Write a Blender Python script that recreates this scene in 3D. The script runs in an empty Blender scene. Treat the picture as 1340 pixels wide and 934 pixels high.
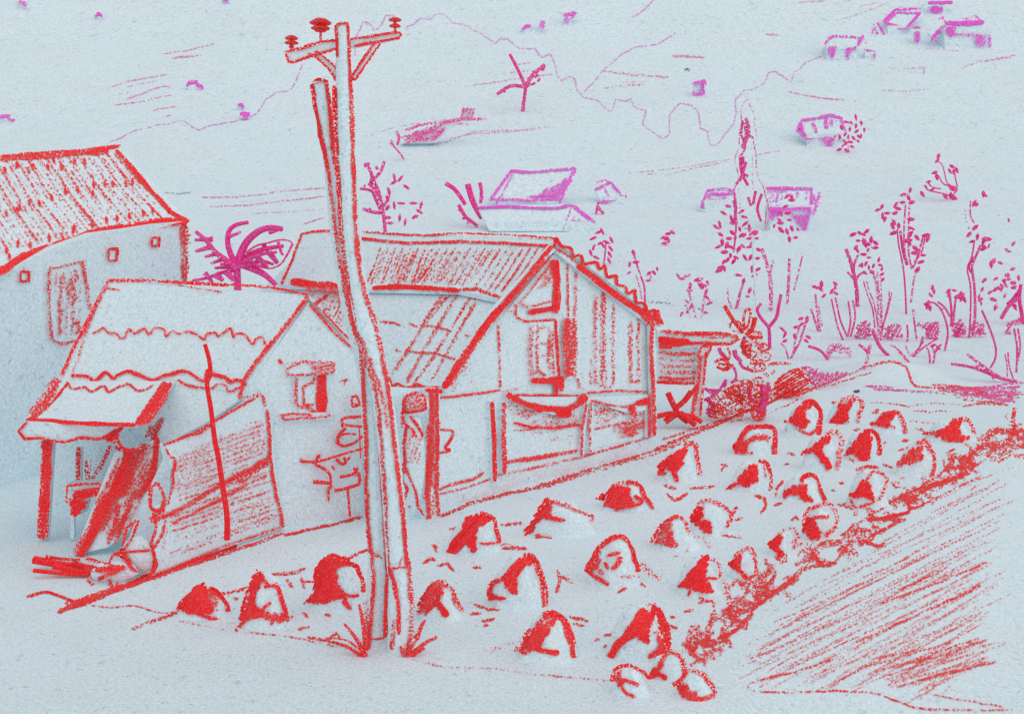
import bpy, math, random
from mathutils import Vector
from mathutils.bvhtree import BVHTree
from mathutils import noise as mnoise

random.seed(411)
F = 1300.0; CX = 670.0; HZ = 300.0; CAMZ = 7.0
CAM = Vector((0, 0, CAMZ))
scene = bpy.context.scene
COL = scene.collection

# ------------------------------------------------------------------ measuring helpers
def P(px, py, Y):
    return Vector((Y * (px - CX) / F, Y, CAMZ + Y * (HZ - py) / F))
def GY(py):
    return CAMZ * F / (py - HZ)
def G(px, py):
    return P(px, py, GY(py))

E0 = G(925, 880); E1 = G(1330, 560)
def terrain_z(x, y):
    z = 0.0
    if y > 50:
        z += 0.0011 * (y - 50) ** 2 if y < 430 else 0.0011 * 380 ** 2 + (y - 430) * 0.12
        f = min(1.0, (y - 50) / 120)
        z += f * 1.6 * mnoise.noise(Vector((x * 0.02, y * 0.02, 3)))
    ex, ey = E1.x - E0.x, E1.y - E0.y
    L = math.hypot(ex, ey)
    s = ((x - E0.x) * ey - (y - E0.y) * ex) / L
    if s > 0:
        fade = max(0.0, min(1.0, (46 - y) / 8))
        k = min(1.0, s / 5.0)
        z -= 0.75 * (k * k * (3 - 2 * k)) * fade
    c = P(1160, 480, 47)
    d2 = ((x - c.x) / 2.6) ** 2 + ((y - c.y) / 2.2) ** 2
    z += 0.85 * math.exp(-d2)
    return z

def axis(segs):
    out = []
    for a, b, st in segs:
        n = max(1, int(round((b - a) / st)))
        out += [a + (b - a) * i / n for i in range(n)]
    out.append(segs[-1][1])
    return out
XS = axis([(-420, -60, 12), (-60, -20, 4), (-20, 34, 0.6), (34, 70, 4), (70, 420, 12)])
YN = axis([(-60, 8, 4), (8, 50, 0.6)])
YF = axis([(50, 130, 3), (130, 470, 6)])
def grid(ys):
    vs = [Vector((x, y, terrain_z(x, y))) for y in ys for x in XS]
    n = len(XS); fs = []
    for j in range(len(ys) - 1):
        for i in range(n - 1):
            a = j * n + i
            fs.append((a, a + 1, a + n + 1, a + n))
    return vs, fs
NV, NF = grid(YN); FV, FF = grid(YF)
_tv = NV + FV; _tf = NF + [tuple(k + len(NV) for k in f) for f in FF]
TBVH = BVHTree.FromPolygons(_tv, _tf)

# ------------------------------------------------------------------ surfaces a crayon mark can lie on
def ray(px, py):
    return Vector(((px - CX) / F, 1.0, (HZ - py) / F))
class Plane:
    def __init__(s, a, b, c):
        s.o = a; s.n = (b - a).cross(c - a).normalized()
    def __call__(s, px, py):
        d = ray(px, py); t = (s.o - CAM).dot(s.n) / d.dot(s.n)
        return CAM + d * t
def VP(g0, g1):                         # upright plane through two ground points
    return Plane(g0, g1, g0 + Vector((0, 0, 1)))
def YP(Y):                              # upright plane facing the lane
    a = Vector((0, Y, 0)); return Plane(a, a + Vector((1, 0, 0)), a + Vector((0, 0, 1)))
def terr(px, py):
    d = ray(px, py).normalized()
    h = TBVH.ray_cast(CAM, d, 900)
    if h[0] is None:
        return P(px, py, 440)
    return h[0]
class Body:                             # the surface of a solid, else the upright plane through its middle, else the ground
    def __init__(s, vs, fs, Y):
        s.b = BVHTree.FromPolygons(vs, fs); s.Y = Y
    def __call__(s, px, py):
        d = ray(px, py)
        h = s.b.ray_cast(CAM, d.normalized(), 900)
        if h[0] is not None: return h[0]
        p = P(px, py, s.Y)
        t = terr(px, py)
        return t if t.y < p.y else p

# ------------------------------------------------------------------ materials
def new_mat(name):
    m = bpy.data.materials.new(name); m.use_nodes = True
    nt = m.node_tree; nt.nodes.clear()
    return m, nt, nt.nodes, nt.links
def N(ns, t, **kw):
    n = ns.new(t)
    for k, v in kw.items(): setattr(n, k, v)
    return n
PAPER = (0.742, 0.862, 0.900)
_pap = {}
def paper(Y, tint=(1, 1, 1)):
    lv = [17, 21, 26, 33, 45, 62, 85, 120, 170, 240, 330]
    q = min(lv, key=lambda v: abs(v - Y)); key = (q, tint)
    if key in _pap: return _pap[key]
    m, nt, ns, lk = new_mat('chalky_plaster_%d' % len(_pap))
    px = q / F
    geo = N(ns, 'ShaderNodeNewGeometry')
    def noise(size_px, detail, rough=0.5, dist=0.0):
        n = N(ns, 'ShaderNodeTexNoise'); n.inputs['Scale'].default_value = 1 / (size_px * px)
        n.inputs['Detail'].default_value = detail; n.inputs['Roughness'].default_value = rough
        n.inputs['Distortion'].default_value = dist
        lk.new(geo.outputs['Position'], n.inputs['Vector']); return n.outputs['Fac']
    def rng(sock, a, b, c, d):
        r = N(ns, 'ShaderNodeMapRange'); lk.new(sock, r.inputs['Value'])
        for i, v in zip(('From Min', 'From Max', 'To Min', 'To Max'), (a, b, c, d)): r.inputs[i].default_value = v
        return r.outputs['Result']
    def math_(op, a, b):
        n = N(ns, 'ShaderNodeMath', operation=op)
        for i, v in enumerate((a, b)):
            if isinstance(v, (int, float)): n.inputs[i].default_value = v
            else: lk.new(v, n.inputs[i])
        return n.outputs[0]
    fine = rng(noise(3.4, 2, 0.7), 0.3, 0.7, -0.13, 0.13)
    soft = rng(noise(60, 3), 0.3, 0.7, -0.016, 0.016)
    lines = math_('ABSOLUTE', math_('SUBTRACT', noise(16, 1.5, 0.6, 0.6), 0.5), 0)
    lines = rng(lines, 0.004, 0.017, 1, 0)
    mask = rng(noise(9, 0), 0.52, 0.60, 0, 1)
    fib = math_('MULTIPLY', math_('MULTIPLY', lines, mask), 0.26)
    val = math_('SUBTRACT', math_('ADD', math_('ADD', fine, soft), 1.0), fib)
    col = N(ns, 'ShaderNodeMix', data_type='RGBA', blend_type='MULTIPLY'); col.inputs[0].default_value = 1
    col.inputs[6].default_value = (*[PAPER[i] * tint[i] for i in range(3)], 1)
    cmb = N(ns, 'ShaderNodeCombineColor')
    for i in range(3): lk.new(val, cmb.inputs[i])
    lk.new(cmb.outputs[0], col.inputs[7])
    # sparse ochre specks
    sp = math_('MULTIPLY', rng(noise(4.2, 0), 0.735, 0.76, 0, 1), rng(noise(150, 1), 0.52, 0.62, 0, 0.6))
    mx = N(ns, 'ShaderNodeMix', data_type='RGBA'); lk.new(sp, mx.inputs[0]); lk.new(col.outputs[2], mx.inputs[6])
    mx.inputs[7].default_value = (0.88, 0.80, 0.38, 1)
    b = N(ns, 'ShaderNodeBsdfPrincipled'); lk.new(mx.outputs[2], b.inputs['Base Color'])
    b.inputs['Roughness'].default_value = 1; b.inputs['Specular IOR Level'].default_value = 0.0
    o = N(ns, 'ShaderNodeOutputMaterial'); lk.new(b.outputs[0], o.inputs[0])
    _pap[key] = m; return m

def crayon(name, c1, c2):
    m, nt, ns, lk = new_mat(name)
    uv = N(ns, 'ShaderNodeUVMap', uv_map='grain')
    at = N(ns, 'ShaderNodeAttribute', attribute_name='press')
    sep = N(ns, 'ShaderNodeSeparateColor'); lk.new(at.outputs['Color'], sep.inputs[0])
    n = N(ns, 'ShaderNodeTexNoise', noise_dimensions='2D'); n.inputs['Scale'].default_value = 3.7
    n.inputs['Detail'].default_value = 1.0; n.inputs['Roughness'].default_value = 0.55
    lk.new(uv.outputs[0], n.inputs['Vector'])
    def math_(op, a, b, c=None):
        k = N(ns, 'ShaderNodeMath', operation=op)
        for i, v in enumerate((a, b) if c is None else (a, b, c)):
            if isinstance(v, (int, float)): k.inputs[i].default_value = v
            else: lk.new(v, k.inputs[i])
        return k.outputs[0]
    # threshold falls with pressure, rises towards the edge of the mark
    thr = math_('MULTIPLY_ADD', sep.outputs[1], -0.60, 0.79)
    e3 = math_('POWER', sep.outputs[0], 3.0)
    thr = math_('MULTIPLY_ADD', e3, 0.17, thr)
    a = math_('SUBTRACT', n.outputs['Fac'], thr)
    r = N(ns, 'ShaderNodeMapRange'); lk.new(a, r.inputs['Value'])
    for i, v in zip(('From Min', 'From Max', 'To Min', 'To Max'), (-0.02, 0.03, 0, 1)): r.inputs[i].default_value = v
    al = math_('MULTIPLY', r.outputs[0], sep.outputs[2])
    r2 = N(ns, 'ShaderNodeMapRange'); lk.new(a, r2.inputs['Value'])
    for i, v in zip(('From Min', 'From Max', 'To Min', 'To Max'), (0.0, 0.25, 0, 1)): r2.inputs[i].default_value = v
    mx = N(ns, 'ShaderNodeMix', data_type='RGBA'); lk.new(r2.outputs[0], mx.inputs[0])
    mx.inputs[6].default_value = (*c2, 1); mx.inputs[7].default_value = (*c1, 1)
    b = N(ns, 'ShaderNodeBsdfPrincipled'); lk.new(mx.outputs[2], b.inputs['Base Color'])
    lk.new(al, b.inputs['Alpha']); b.inputs['Roughness'].default_value = 0.9
    b.inputs['Specular IOR Level'].default_value = 0.05
    o = N(ns, 'ShaderNodeOutputMaterial'); lk.new(b.outputs[0], o.inputs[0])
    return m
RED = crayon('red_crayon', (0.96, 0.028, 0.036), (0.96, 0.12, 0.11))
MAG = crayon('crimson_crayon', (0.90, 0.045, 0.31), (0.92, 0.22, 0.52))
VIO = crayon('violet_crayon', (0.86, 0.10, 0.64), (0.88, 0.26, 0.72))
GRY = crayon('graphite', (0.06, 0.08, 0.10), (0.2, 0.26, 0.28))

# ------------------------------------------------------------------ mesh builder
_k = [0]
def catmull(pts, n=6):
    if len(pts) < 3: return pts
    q = [pts[0]] + list(pts) + [pts[-1]]; out = []
    for i in range(1, len(q) - 2):
        p0, p1, p2, p3 = q[i - 1], q[i], q[i + 1], q[i + 2]
        for j in range(n):
            t = j / n
            out.append(tuple(0.5 * ((2 * p1[a]) + (-p0[a] + p2[a]) * t + (2 * p0[a] - 5 * p1[a] + 4 * p2[a] - p3[a]) * t * t
                             + (-p0[a] + 3 * p1[a] - 3 * p2[a] + p3[a]) * t ** 3) for a in range(2)))
    out.append(pts[-1]); return out
def pairs(a):
    if isinstance(a[0], (tuple, list)): return [tuple(p) for p in a]
    return [(a[i], a[i + 1]) for i in range(0, len(a), 2)]
def resample(pts, step):
    out = [pts[0]]; 
    for a, b in zip(pts, pts[1:]):
        L = math.hypot(b[0] - a[0], b[1] - a[1]); n = max(1, int(math.ceil(L / step)))
        for i in range(1, n + 1): out.append((a[0] + (b[0] - a[0]) * i / n, a[1] + (b[1] - a[1]) * i / n))
    return out

class MB:
    def __init__(s, surf=None, Y=25, wob=0.5):
        s.v = []; s.f = []; s.m = []; s.uv = []; s.pr = []; s.mats = []; s.surf = surf; s.Y = Y; s.wob = wob
    def mi(s, mat):
        if mat not in s.mats: s.mats.append(mat)
        return s.mats.index(mat)
    def add(s, vs, fs, mat, uv=None, pr=None):
        b = len(s.v); s.v += [Vector(v) for v in vs]
        s.uv += uv or [(0, 0)] * len(vs); s.pr += pr or [(0, 1, 1)] * len(vs)
        k = s.mi(mat)
        for f in fs: s.f.append(tuple(i + b for i in f)); s.m.append(k)
        return s
    def solid(s, poly, back, mat=None):           # outline with real thickness: front face, back face, rims
        mat = mat or paper(s.Y); n = len(poly); back = Vector(back)
        vs = list(poly) + [p + back for p in poly]
        fs = [tuple(range(n)), tuple(reversed(range(n, 2 * n)))]
        fs += [((i + 1) % n, i, n + i, n + (i + 1) % n) for i in range(n)]
        return s.add(vs, fs, mat)
    def pane(s, pix, back, surf=None):            # the same from an outline measured on a surface
        sf = surf or s.surf
        return s.solid([sf(*p) for p in pairs(pix)], back)
    def box(s, c, sx, sy, sz, mat=None, rz=0):
        ca, sa = math.cos(rz), math.sin(rz); vs = []
        for dz in (0, 1):
            for dx, dy in ((-1, -1), (1, -1), (1, 1), (-1, 1)):
                x, y = dx * sx / 2, dy * sy / 2
                vs.append(Vector((c[0] + x * ca - y * sa, c[1] + x * sa + y * ca, c[2] + dz * sz)))
        return s.add(vs, [(3, 2, 1, 0), (4, 5, 6, 7), (0, 1, 5, 4), (1, 2, 6, 5), (2, 3, 7, 6), (3, 0, 4, 7)], mat or paper(s.Y))
    def st(s, pix, w=4, d=0.7, mat=None, surf=None, sm=False, taper=True, op=1.0, wob=None):
        mat = mat or RED; sf = surf or s.surf
        pts = pairs(pix)
        if len(pts) == 1: pts = [pts[0], (pts[0][0] + 2, pts[0][1])]
        if sm: pts = catmull(pts)
        pts = resample(pts, 5.0)
        wb = s.wob if wob is None else wob
        ph = random.uniform(0, 99)
        _k[0] = (_k[0] + 1) % 14
        e = 1 - (0.0011 + _k[0] * 0.00013)
        nx = max(2, int(math.ceil(w / 5.0))); nx += nx % 2
        n = len(pts); L = 0; vs = []; uv = []; pr = []; ou, ov = random.uniform(0, 50), random.uniform(0, 50)
        for i, p in enumerate(pts):
            a = pts[max(0, i - 1)]; b = pts[min(n - 1, i + 1)]
            tx, ty = b[0] - a[0], b[1] - a[1]; l = math.hypot(tx, ty) or 1; tx /= l; ty /= l
            if i: L += math.hypot(p[0] - pts[i - 1][0], p[1] - pts[i - 1][1])
            j1 = wb * 1.2 * mnoise.noise(Vector((ph, L * 0.07, 0))); 
            ww = w * (1 + 0.35 * mnoise.noise(Vector((ph, L * 0.05, 9))))
            if taper and (i == 0 or i == n - 1): ww *= 0.55
            dd = d + 0.22 * mnoise.noise(Vector((ph, L * 0.03, 5)))
            for k in range(nx + 1):
                t = k / nx * 2 - 1; o = t * ww / 2 + j1
                q = sf(p[0] - ty * o, p[1] + tx * o)
                vs.append(CAM + (q - CAM) * e)
                uv.append((ou + L / 10, ov + t * w / 20)); pr.append((abs(t), max(0, min(1, dd)), op))
        fs = []
        for i in range(n - 1):
            for k in range(nx):
                a = i * (nx + 1) + k; fs.append((a, a + 1, a + nx + 2, a + nx + 1))
        return s.add(vs, fs, mat, uv, pr)
    def sts(s, lst, w=4, d=0.7, **kw):
        for a in lst: s.st(a, w, d, **kw)
        return s
    def fill(s, poly, d=0.85, ang=-60, sp=3.4, w=5.2, mat=None, surf=None, jit=1.2, skip=0.0, op=1.0):
        poly = pairs(poly); a = math.radians(ang); ca, sa = math.cos(a), math.sin(a)
        rp = [(x * ca + y * sa, -x * sa + y * ca) for x, y in poly]
        y0 = min(p[1] for p in rp); y1 = max(p[1] for p in rp); y = y0 + sp * 0.4
        while y < y1:
            xs = []
            for (x_a, y_a), (x_b, y_b) in zip(rp, rp[1:] + rp[:1]):
                if (y_a <= y < y_b) or (y_b <= y < y_a): xs.append(x_a + (y - y_a) / (y_b - y_a) * (x_b - x_a))
            xs.sort()
            for i in range(0, len(xs) - 1, 2):
                xa = xs[i] + random.uniform(-jit, jit); xb = xs[i + 1] + random.uniform(-jit, jit)
                if xb - xa < 1.5 or random.random() < skip: continue
                ya = y + random.uniform(-jit, jit) * 0.4; yb = y + random.uniform(-jit, jit) * 0.4
                s.st([(xa * ca - ya * sa, xa * sa + ya * ca), (xb * ca - yb * sa, xb * sa + yb * ca)], w, d, mat=mat, surf=surf, op=op)
            y += sp
        return s
    def twigs(s, poly, Y, dy, d=.5, ang=-60, sp=5, w=3.6, mat=None, jit=2.5, skip=0.05):
        poly = pairs(poly); a = math.radians(ang); ca, sa = math.cos(a), math.sin(a)
        rp = [(x * ca + y * sa, -x * sa + y * ca) for x, y in poly]
        y0 = min(p[1] for p in rp); y1 = max(p[1] for p in rp); y = y0 + sp * 0.4
        while y < y1:
            xs = sorted(xa + (y - ya) / (yb - ya) * (xb - xa) for (xa, ya), (xb, yb) in zip(rp, rp[1:] + rp[:1]) if (ya <= y < yb) or (yb <= y < ya))
            for i in range(0, len(xs) - 1, 2):
                xa = xs[i] + random.uniform(-jit, jit); xb = xs[i + 1] + random.uniform(-jit, jit)
                if xb - xa < 2 or random.random() < skip: continue
                xm = (xa + xb) / 2; ya, ym, yb = (y + random.uniform(-1, 1) * jit * .5 for _ in range(3))
                pts = [(q * ca - r * sa, q * sa + r * ca) for q, r in ((xa, ya), (xm, ym), (xb, yb))]
                s.tube(pts, w * random.uniform(.7, 1.2), Y + random.uniform(-dy, dy), d + random.uniform(-.08, .08), mat, sides=5, dy=random.uniform(-dy, dy) * .5)
            y += sp
        return s
    def tube(s, pix, w, Y, d=0.75, mat=None, sm=True, dy=0.0, sides=6, taper=0.7, w2=None):
        mat = mat or MAG; pts = pairs(pix)
        if sm: pts = catmull(pts)
        pts = resample(pts, 6.0); n = len(pts); vs = []; uv = []; pr = []; L = 0
        ou, ov = random.uniform(0, 50), random.uniform(0, 50)
        for i, p in enumerate(pts):
            a = pts[max(0, i - 1)]; b = pts[min(n - 1, i + 1)]
            tx, ty = b[0] - a[0], b[1] - a[1]; l = math.hypot(tx, ty) or 1; tx /= l; ty /= l
            if i: L += math.hypot(p[0] - pts[i - 1][0], p[1] - pts[i - 1][1])
            t = i / max(1, n - 1); ww = w * (1 - (1 - taper) * t) if w2 is None else w + (w2 - w) * t
            yy = Y + dy * t; r = ww / 2 * yy / F; c = P(p[0], p[1], yy)
            ax = Vector((-ty, 0, -tx))
            for k in range(sides):
                g = 2 * math.pi * k / sides
                vs.append(c + ax * (r * math.cos(g)) + Vector((0, r * math.sin(g), 0)))
                uv.append((ou + L / 10, ov + math.sin(g / 2) * w / 10)); pr.append((0.2, d, 1))
        fs = []
        for i in range(n - 1):
            for k in range(sides):
                a = i * sides + k; b = i * sides + (k + 1) % sides
                fs.append((a, b, b + sides, a + sides))
        fs.append(tuple(range(sides))[::-1]); fs.append(tuple((n - 1) * sides + k for k in range(sides)))
        return s.add(vs, fs, mat, uv, pr)
    def leaf(s, px, py, Y, ln=9, w=4.6, ang=None, d=0.85, mat=None, jy=0.012):
        ang = random.uniform(0, math.pi) if ang is None else math.radians(ang)
        Y = Y * (1 + random.uniform(-jy, jy)); c = P(px, py, Y); k = Y / F
        ux = Vector((math.cos(ang), random.uniform(-.35, .35), -math.sin(ang))); vx = Vector((math.sin(ang), 0, math.cos(ang)))
        wx = Vector((0, 1, 0)); l = ln * k * .60; h = w * k * .43
        vs = [c - ux * l, c - ux * l * 0.35 + vx * h, c - ux * l * .35 - vx * h, c + ux * l * .45 + vx * h * .8, c + ux * l * .45 - vx * h * .8, c + ux * l,
              c + wx * h * .7, c - wx * h * .7]
        fs = [(0, 1, 7), (0, 7, 2), (1, 3, 7), (7, 4, 2), (3, 5, 7), (7, 5, 4), (0, 6, 1), (0, 2, 6), (1, 6, 3), (6, 2, 4), (3, 6, 5), (6, 4, 5)]
        ou, ov = random.uniform(0, 50), random.uniform(0, 50)
        uv = [(ou, ov), (ou + .3, ov + .2), (ou + .3, ov - .2), (ou + .7, ov + .2), (ou + .7, ov - .2), (ou + ln / 10, ov), (ou + .5, ov), (ou + .5, ov)]
        pr = [(.8, d, 1)] + [(.6, d, 1)] * 4 + [(.8, d, 1), (0, d, 1), (0, d, 1)]
        return s.add(vs, fs, mat or MAG, uv, pr)
    def leaves(s, lst, Y, **kw):
        for q in lst:
            if len(q) == 2: s.leaf(q[0], q[1], Y, **kw)
            else: s.leaf(q[0], q[1], Y, **{**kw, 'ln': q[2] * 1.5, 'w': q[2]})
        return s
    def build(s, name, parent=None, smooth=False):
        me = bpy.data.meshes.new(name)
        off = Vector((0, 0, 0))
        if parent is not None: off = parent.location.copy()
        me.from_pydata([v - off for v in s.v], [], s.f)
        for mt in s.mats: me.materials.append(mt)
        me.polygons.foreach_set('material_index', s.m)
        if any(m in (RED, MAG, VIO, GRY) for m in s.mats):
            ul = me.uv_layers.new(name='grain'); ca = me.attributes.new('press', 'FLOAT_COLOR', 'POINT')
            idx = [0] * len(me.loops); me.loops.foreach_get('vertex_index', idx)
            flat = []
            for i in idx: flat += s.uv[i]
            ul.data.foreach_set('uv', flat)
            fc = []
            for p in s.pr: fc += [p[0], p[1], p[2], 1.0]
            ca.data.foreach_set('color', fc)
        if smooth: me.polygons.foreach_set('use_smooth', [True] * len(me.polygons))
        me.update()
        o = bpy.data.objects.new(name, me); COL.objects.link(o)
        if parent is not None: o.parent = parent
        return o
def thing(name, label, cat, loc, group=None):
    o = bpy.data.objects.new(name, None); COL.objects.link(o); o.location = loc
    o['label'] = label; o['category'] = cat; o.empty_display_size = 0.3
    if group: o['group'] = group
    bpy.context.view_layer.update()
    return o
def tag(o, label, cat, group=None, kind=None):
    o['label'] = label; o['category'] = cat
    if group: o['group'] = group
    if kind: o['kind'] = kind
    return o
# ================================================================== SETTING: ground, hillside
gm = MB(terr, 21, wob=1.0)
gm.add(NV, NF, paper(21))
gm.st([75,800,130,780,200,752,260,730,310,712], 8, .8); gm.st([85,790,140,772,200,756,300,722,372,697], 5, .6)
gm.st([372,700,425,688,475,676], 4, .75); gm.st([440,740,462,727,482,718], 4, .6)
gm.st([35,780,60,774,80,780,97,787], 4, .8, sm=True); gm.st([97,787,140,794,175,792,210,801,240,797], 2.5, .5, sm=True)
gm.st([172,822,200,812,235,800], 5, .5); gm.st([235,812,280,820,305,825], 2.5, .45)
gm.st([320,826,380,832,440,845,480,852], 2.5, .45); gm.st([540,862,580,872,640,873,720,883,780,888,815,890], 2.2, .38)
gm.st([577,675,620,656,700,637,780,612,860,587,920,562,955,547], 5.5, .58); gm.st([700,640,860,592,900,575], 4, .45)
gm.st([866,575,905,562,960,545,1000,530,1040,510], 4, .6); gm.st([955,552,1000,543,1040,525,1058,513], 2.5, .45)
gm.st([1040,519,1070,505,1105,492,1140,478,1165,472], 3.5, .6, sm=True); gm.st([1165,472,1185,479,1190,492,1200,505,1240,508,1290,513], 3.5, .6, sm=True)
gm.st([1060,512,1140,487], 2.5, .5)
gm.st([980,893,985,903,1040,905,1100,903,1150,908,1200,925,1260,928,1325,928], 2.8, .5, sm=True)
gm.st([980,893,1040,878,1090,862], 3, .5); gm.st([1220,908,1260,915,1312,924], 2.6, .48)
# light hatching over the bank that falls away to the right of the field
random.seed(7)
hp = [975,868,1035,800,1110,745,1200,690,1300,610,1310,640,1290,700,1300,760,1290,850,1225,905,1150,895,1000,892]
gm.fill(hp, .42, -27, 5.6, 2.6, jit=26, skip=.12, op=.66); gm.fill(hp, .36, -31, 10, 3.8, jit=30, skip=.2, op=.6)
gm.fill([985,850,1050,790,1120,745,1200,715,1270,740,1240,830,1140,880,1010,880], .40, -24, 8, 2.8, jit=26, skip=.2, op=.66)
gm.fill([1125,870,1180,850,1300,830,1290,870,1200,905], .44, -17, 6, 3, jit=9, skip=.1)
for a in ([1290,600,1240,632], [1285,622,1190,668], [1293,735,1220,765,1150,790], [1285,765,1210,800,1120,840], [1240,742,1170,775],
          [1292,836,1240,855,1170,872], [1303,865,1240,880,1190,893]):
    gm.st(a, 3.6, .55)
# red and pink hatching on the flat land past the far end of the field
gm.fill([1130,502,1215,508,1340,505,1338,512,1320,527,1290,523,1240,513,1170,513], .5, 3, 3.6, 3.6, mat=MAG, jit=9, skip=.12)
gm.fill([1240,508,1340,500,1330,520,1310,528,1270,516], .56, -6, 3.4, 4, mat=MAG, jit=6)
gm.fill([1195,505,1260,506,1330,520,1310,530,1280,526], .55, 5, 6.5, 3.6, jit=6)
gm.st([1130,527,1160,527,1190,531,1220,527,1260,528], 2.2, .4); gm.st([1195,538,1245,538], 3, .42); gm.st([1190,550,1235,556], 3, .42); gm.st([1260,532,1280,527,1320,530], 3, .55)
for q in ([588,692,602,689], [567,715,572,722], [553,737,565,730,570,733], [572,740,585,736,595,747], [618,742,630,742], [565,712,573,716],
          [655,686,685,684], [700,703,712,700,722,704], [657,716,690,717], [734,690,755,686], [764,692,777,690],
          [729,745,733,760,728,775], [732,753,750,762], [615,803,630,801], [620,790,640,797,680,794], [631,818,640,817], [630,812,648,809],
          [808,775,820,768], [835,760,845,768], [745,805,770,812], [750,815,765,818], [777,837,785,835], [790,830,805,828], [789,845,797,843],
          [868,634,885,639], [872,645,882,655,890,652,900,645], [903,639,935,636], [943,607,952,610], [944,618,950,606],
          [957,675,965,662], [962,680,972,677], [945,700,970,703], [988,647,1000,652,1002,662,995,672], [1015,640,1025,628], [1013,661,1025,657],
          [1030,592,1040,595], [1026,606,1033,607], [1035,680,1042,676], [1045,680,1040,674], [1098,630,1105,632], [1095,660,1105,660,1115,667],
          [1120,615,1135,610,1150,612], [1088,640,1093,642], [1155,607,1168,612], [1166,630,1174,638], [1180,577,1190,576], [1117,563,1125,561],
          [1141,540,1150,535], [1142,541,1150,539], [1088,527,1095,526], [1198,560,1210,562], [1207,566,1225,567], [1242,590,1250,587], [1190,585,1175,590],
          [913,788,925,787], [895,800,908,798], [876,806,884,808], [877,817,886,822], [1155,579,1160,578], [418,789,430,793], [425,803,433,805],
          [395,755,398,770], [396,800,402,808], [390,822,405,820], [355,750,380,750,400,743], [375,757,383,768], [305,782,312,783],
          [250,780,300,775,325,768], [397,790,404,786], [485,717,472,722]):
    gm.st(q, 4.5, .62)
# tufts and marks at the pole's foot lie on the ground
gm.st([402,833,430,838,455,846,475,858], 4, .7, sm=True); gm.st([428,837,440,828,445,836], 6, .55)
ground = gm.build('ground'); ground['kind'] = 'structure'

hm = MB(terr, 100, wob=0.7)
def far_mat(y): return paper(y)
n = len(XS)
hm.add(FV, [], paper(62))
for f in FF:
    yy = sum(FV[i].y for i in f) / 4
    hm.f.append(f); hm.m.append(hm.mi(far_mat(min(yy, 330))))
TH = dict(taper=False)
for a in ([145,185,160,180,175,171,190,169,210,163,240,158,248,163,260,171,275,164,300,160,320,156,335,150,343,140,348,130,362,121,380,119,388,105,395,85],
          [465,73,467,45,475,28,483,30,490,40,498,35,505,20,517,22], [530,36,540,33,550,24,563,25,570,17,580,18,592,30,605,32,625,42,648,57,655,51,665,51,680,64,700,63,710,76,720,71,725,80,730,100,735,107,745,99,752,103,755,118,763,127,780,130,798,146,803,140,806,130,820,133,825,128,830,140,838,143,845,145,840,162,850,170,868,182,877,175,875,150,890,135,905,137,913,145,917,168,925,172,930,190,937,190,945,180,960,162,963,150,963,130,975,118,985,117,1000,110,1005,95,1015,93,1025,100,1035,107,1040,95,1055,82,1075,74],
          [765,121,780,103,795,87,815,70,830,62,860,58,885,43], [828,22,845,12,855,0]):
    hm.st(a, 2.0, .66, mat=VIO, op=.5, wob=1.2, **TH)
for a, w, d in (([140,115,170,106,220,97], 2.4, .6), ([163,114,205,106], 2.2, .5), ([147,124,175,120], 2, .35), ([165,130,200,117,212,113,225,113], 2.4, .6), ([150,138,180,134,225,124], 3, .6),
          ([200,145,230,139], 3, .6), ([214,153,225,150], 2.4, .5), ([212,71,240,67,282,57], 2.6, .6), ([225,76,250,74,263,72], 3, .6), ([790,93,830,98,875,101], 4, .6), ([790,116,810,112,845,111], 4, .5), ([810,108,850,106], 2, .4),
          ([880,73,922,75], 4, .7), ([617,112,670,104,725,97], 2.5, .6), ([640,98,700,92,715,88], 2.2, .5), ([675,85,695,82], 2.5, .5), ([480,178,520,165,560,160,585,156], 2.4, .45),
          ([560,190,585,185,620,172,660,171,690,171,720,164], 2.4, .55), ([585,182,625,174,660,174,700,167], 2, .5), ([490,193,512,191], 2, .4),
          ([820,227,870,222,900,218,955,208], 2.2, .5), ([845,228,880,226,955,211], 2, .5), ([1030,120,1070,128,1105,131], 2.8, .65), ([1050,124,1105,132], 1.8, .5), ([1163,89,1185,90,1210,88,1209,97], 3, .5), ([1165,92,1205,95], 2, .4),
          ([1155,119,1190,119,1220,117], 2.2, .45), ([1262,86,1285,80,1330,73], 4, .5), ([1300,82,1303,90], 7, .5), ([1095,27,1130,16,1165,3], 2.2, .45), ([1043,4,1080,0], 2.2, .5), ([1090,6,1115,0], 2.2, .5), ([1125,9,1150,3], 2.2, .5), ([1185,64,1225,64,1270,68], 2, .4),
          ([262,258,310,258,345,254,370,250,425,246], 2.6, .62), ([275,270,320,269,370,263,425,257], 2.8, .62), ([328,279,380,277,425,273], 2.2, .5), ([395,294,412,288,425,285], 3, .6),
          ([990,202,1023,197], 2.2, .5), ([1155,20,1160,18], 2, .4), ([268,16,276,10], 4, .4), ([1001,45,1012,44,1020,47], 3, .5), ([1012,46,1013,53], 3, .45), ([960,235,985,228], 2, .3)):
    hm.st(a, w * .9, d - .03, mat=MAG, op=.5)
hm.st([215,252,235,254,250,252], 2.2, .5, mat=GRY, op=.35); hm.st([845,394,870,396,900,400,920,405], 3.6, .42, mat=GRY, op=.7)
hm.st([1117,512,1125,512], 4.5, .8, mat=GRY); hm.st([896,91,903,92], 6, .5, mat=GRY, op=.7)
hm.st([1120,523,1121,523], 2, .3, mat=GRY)
hills = hm.build('hillside', smooth=False); hills['kind'] = 'structure'

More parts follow.
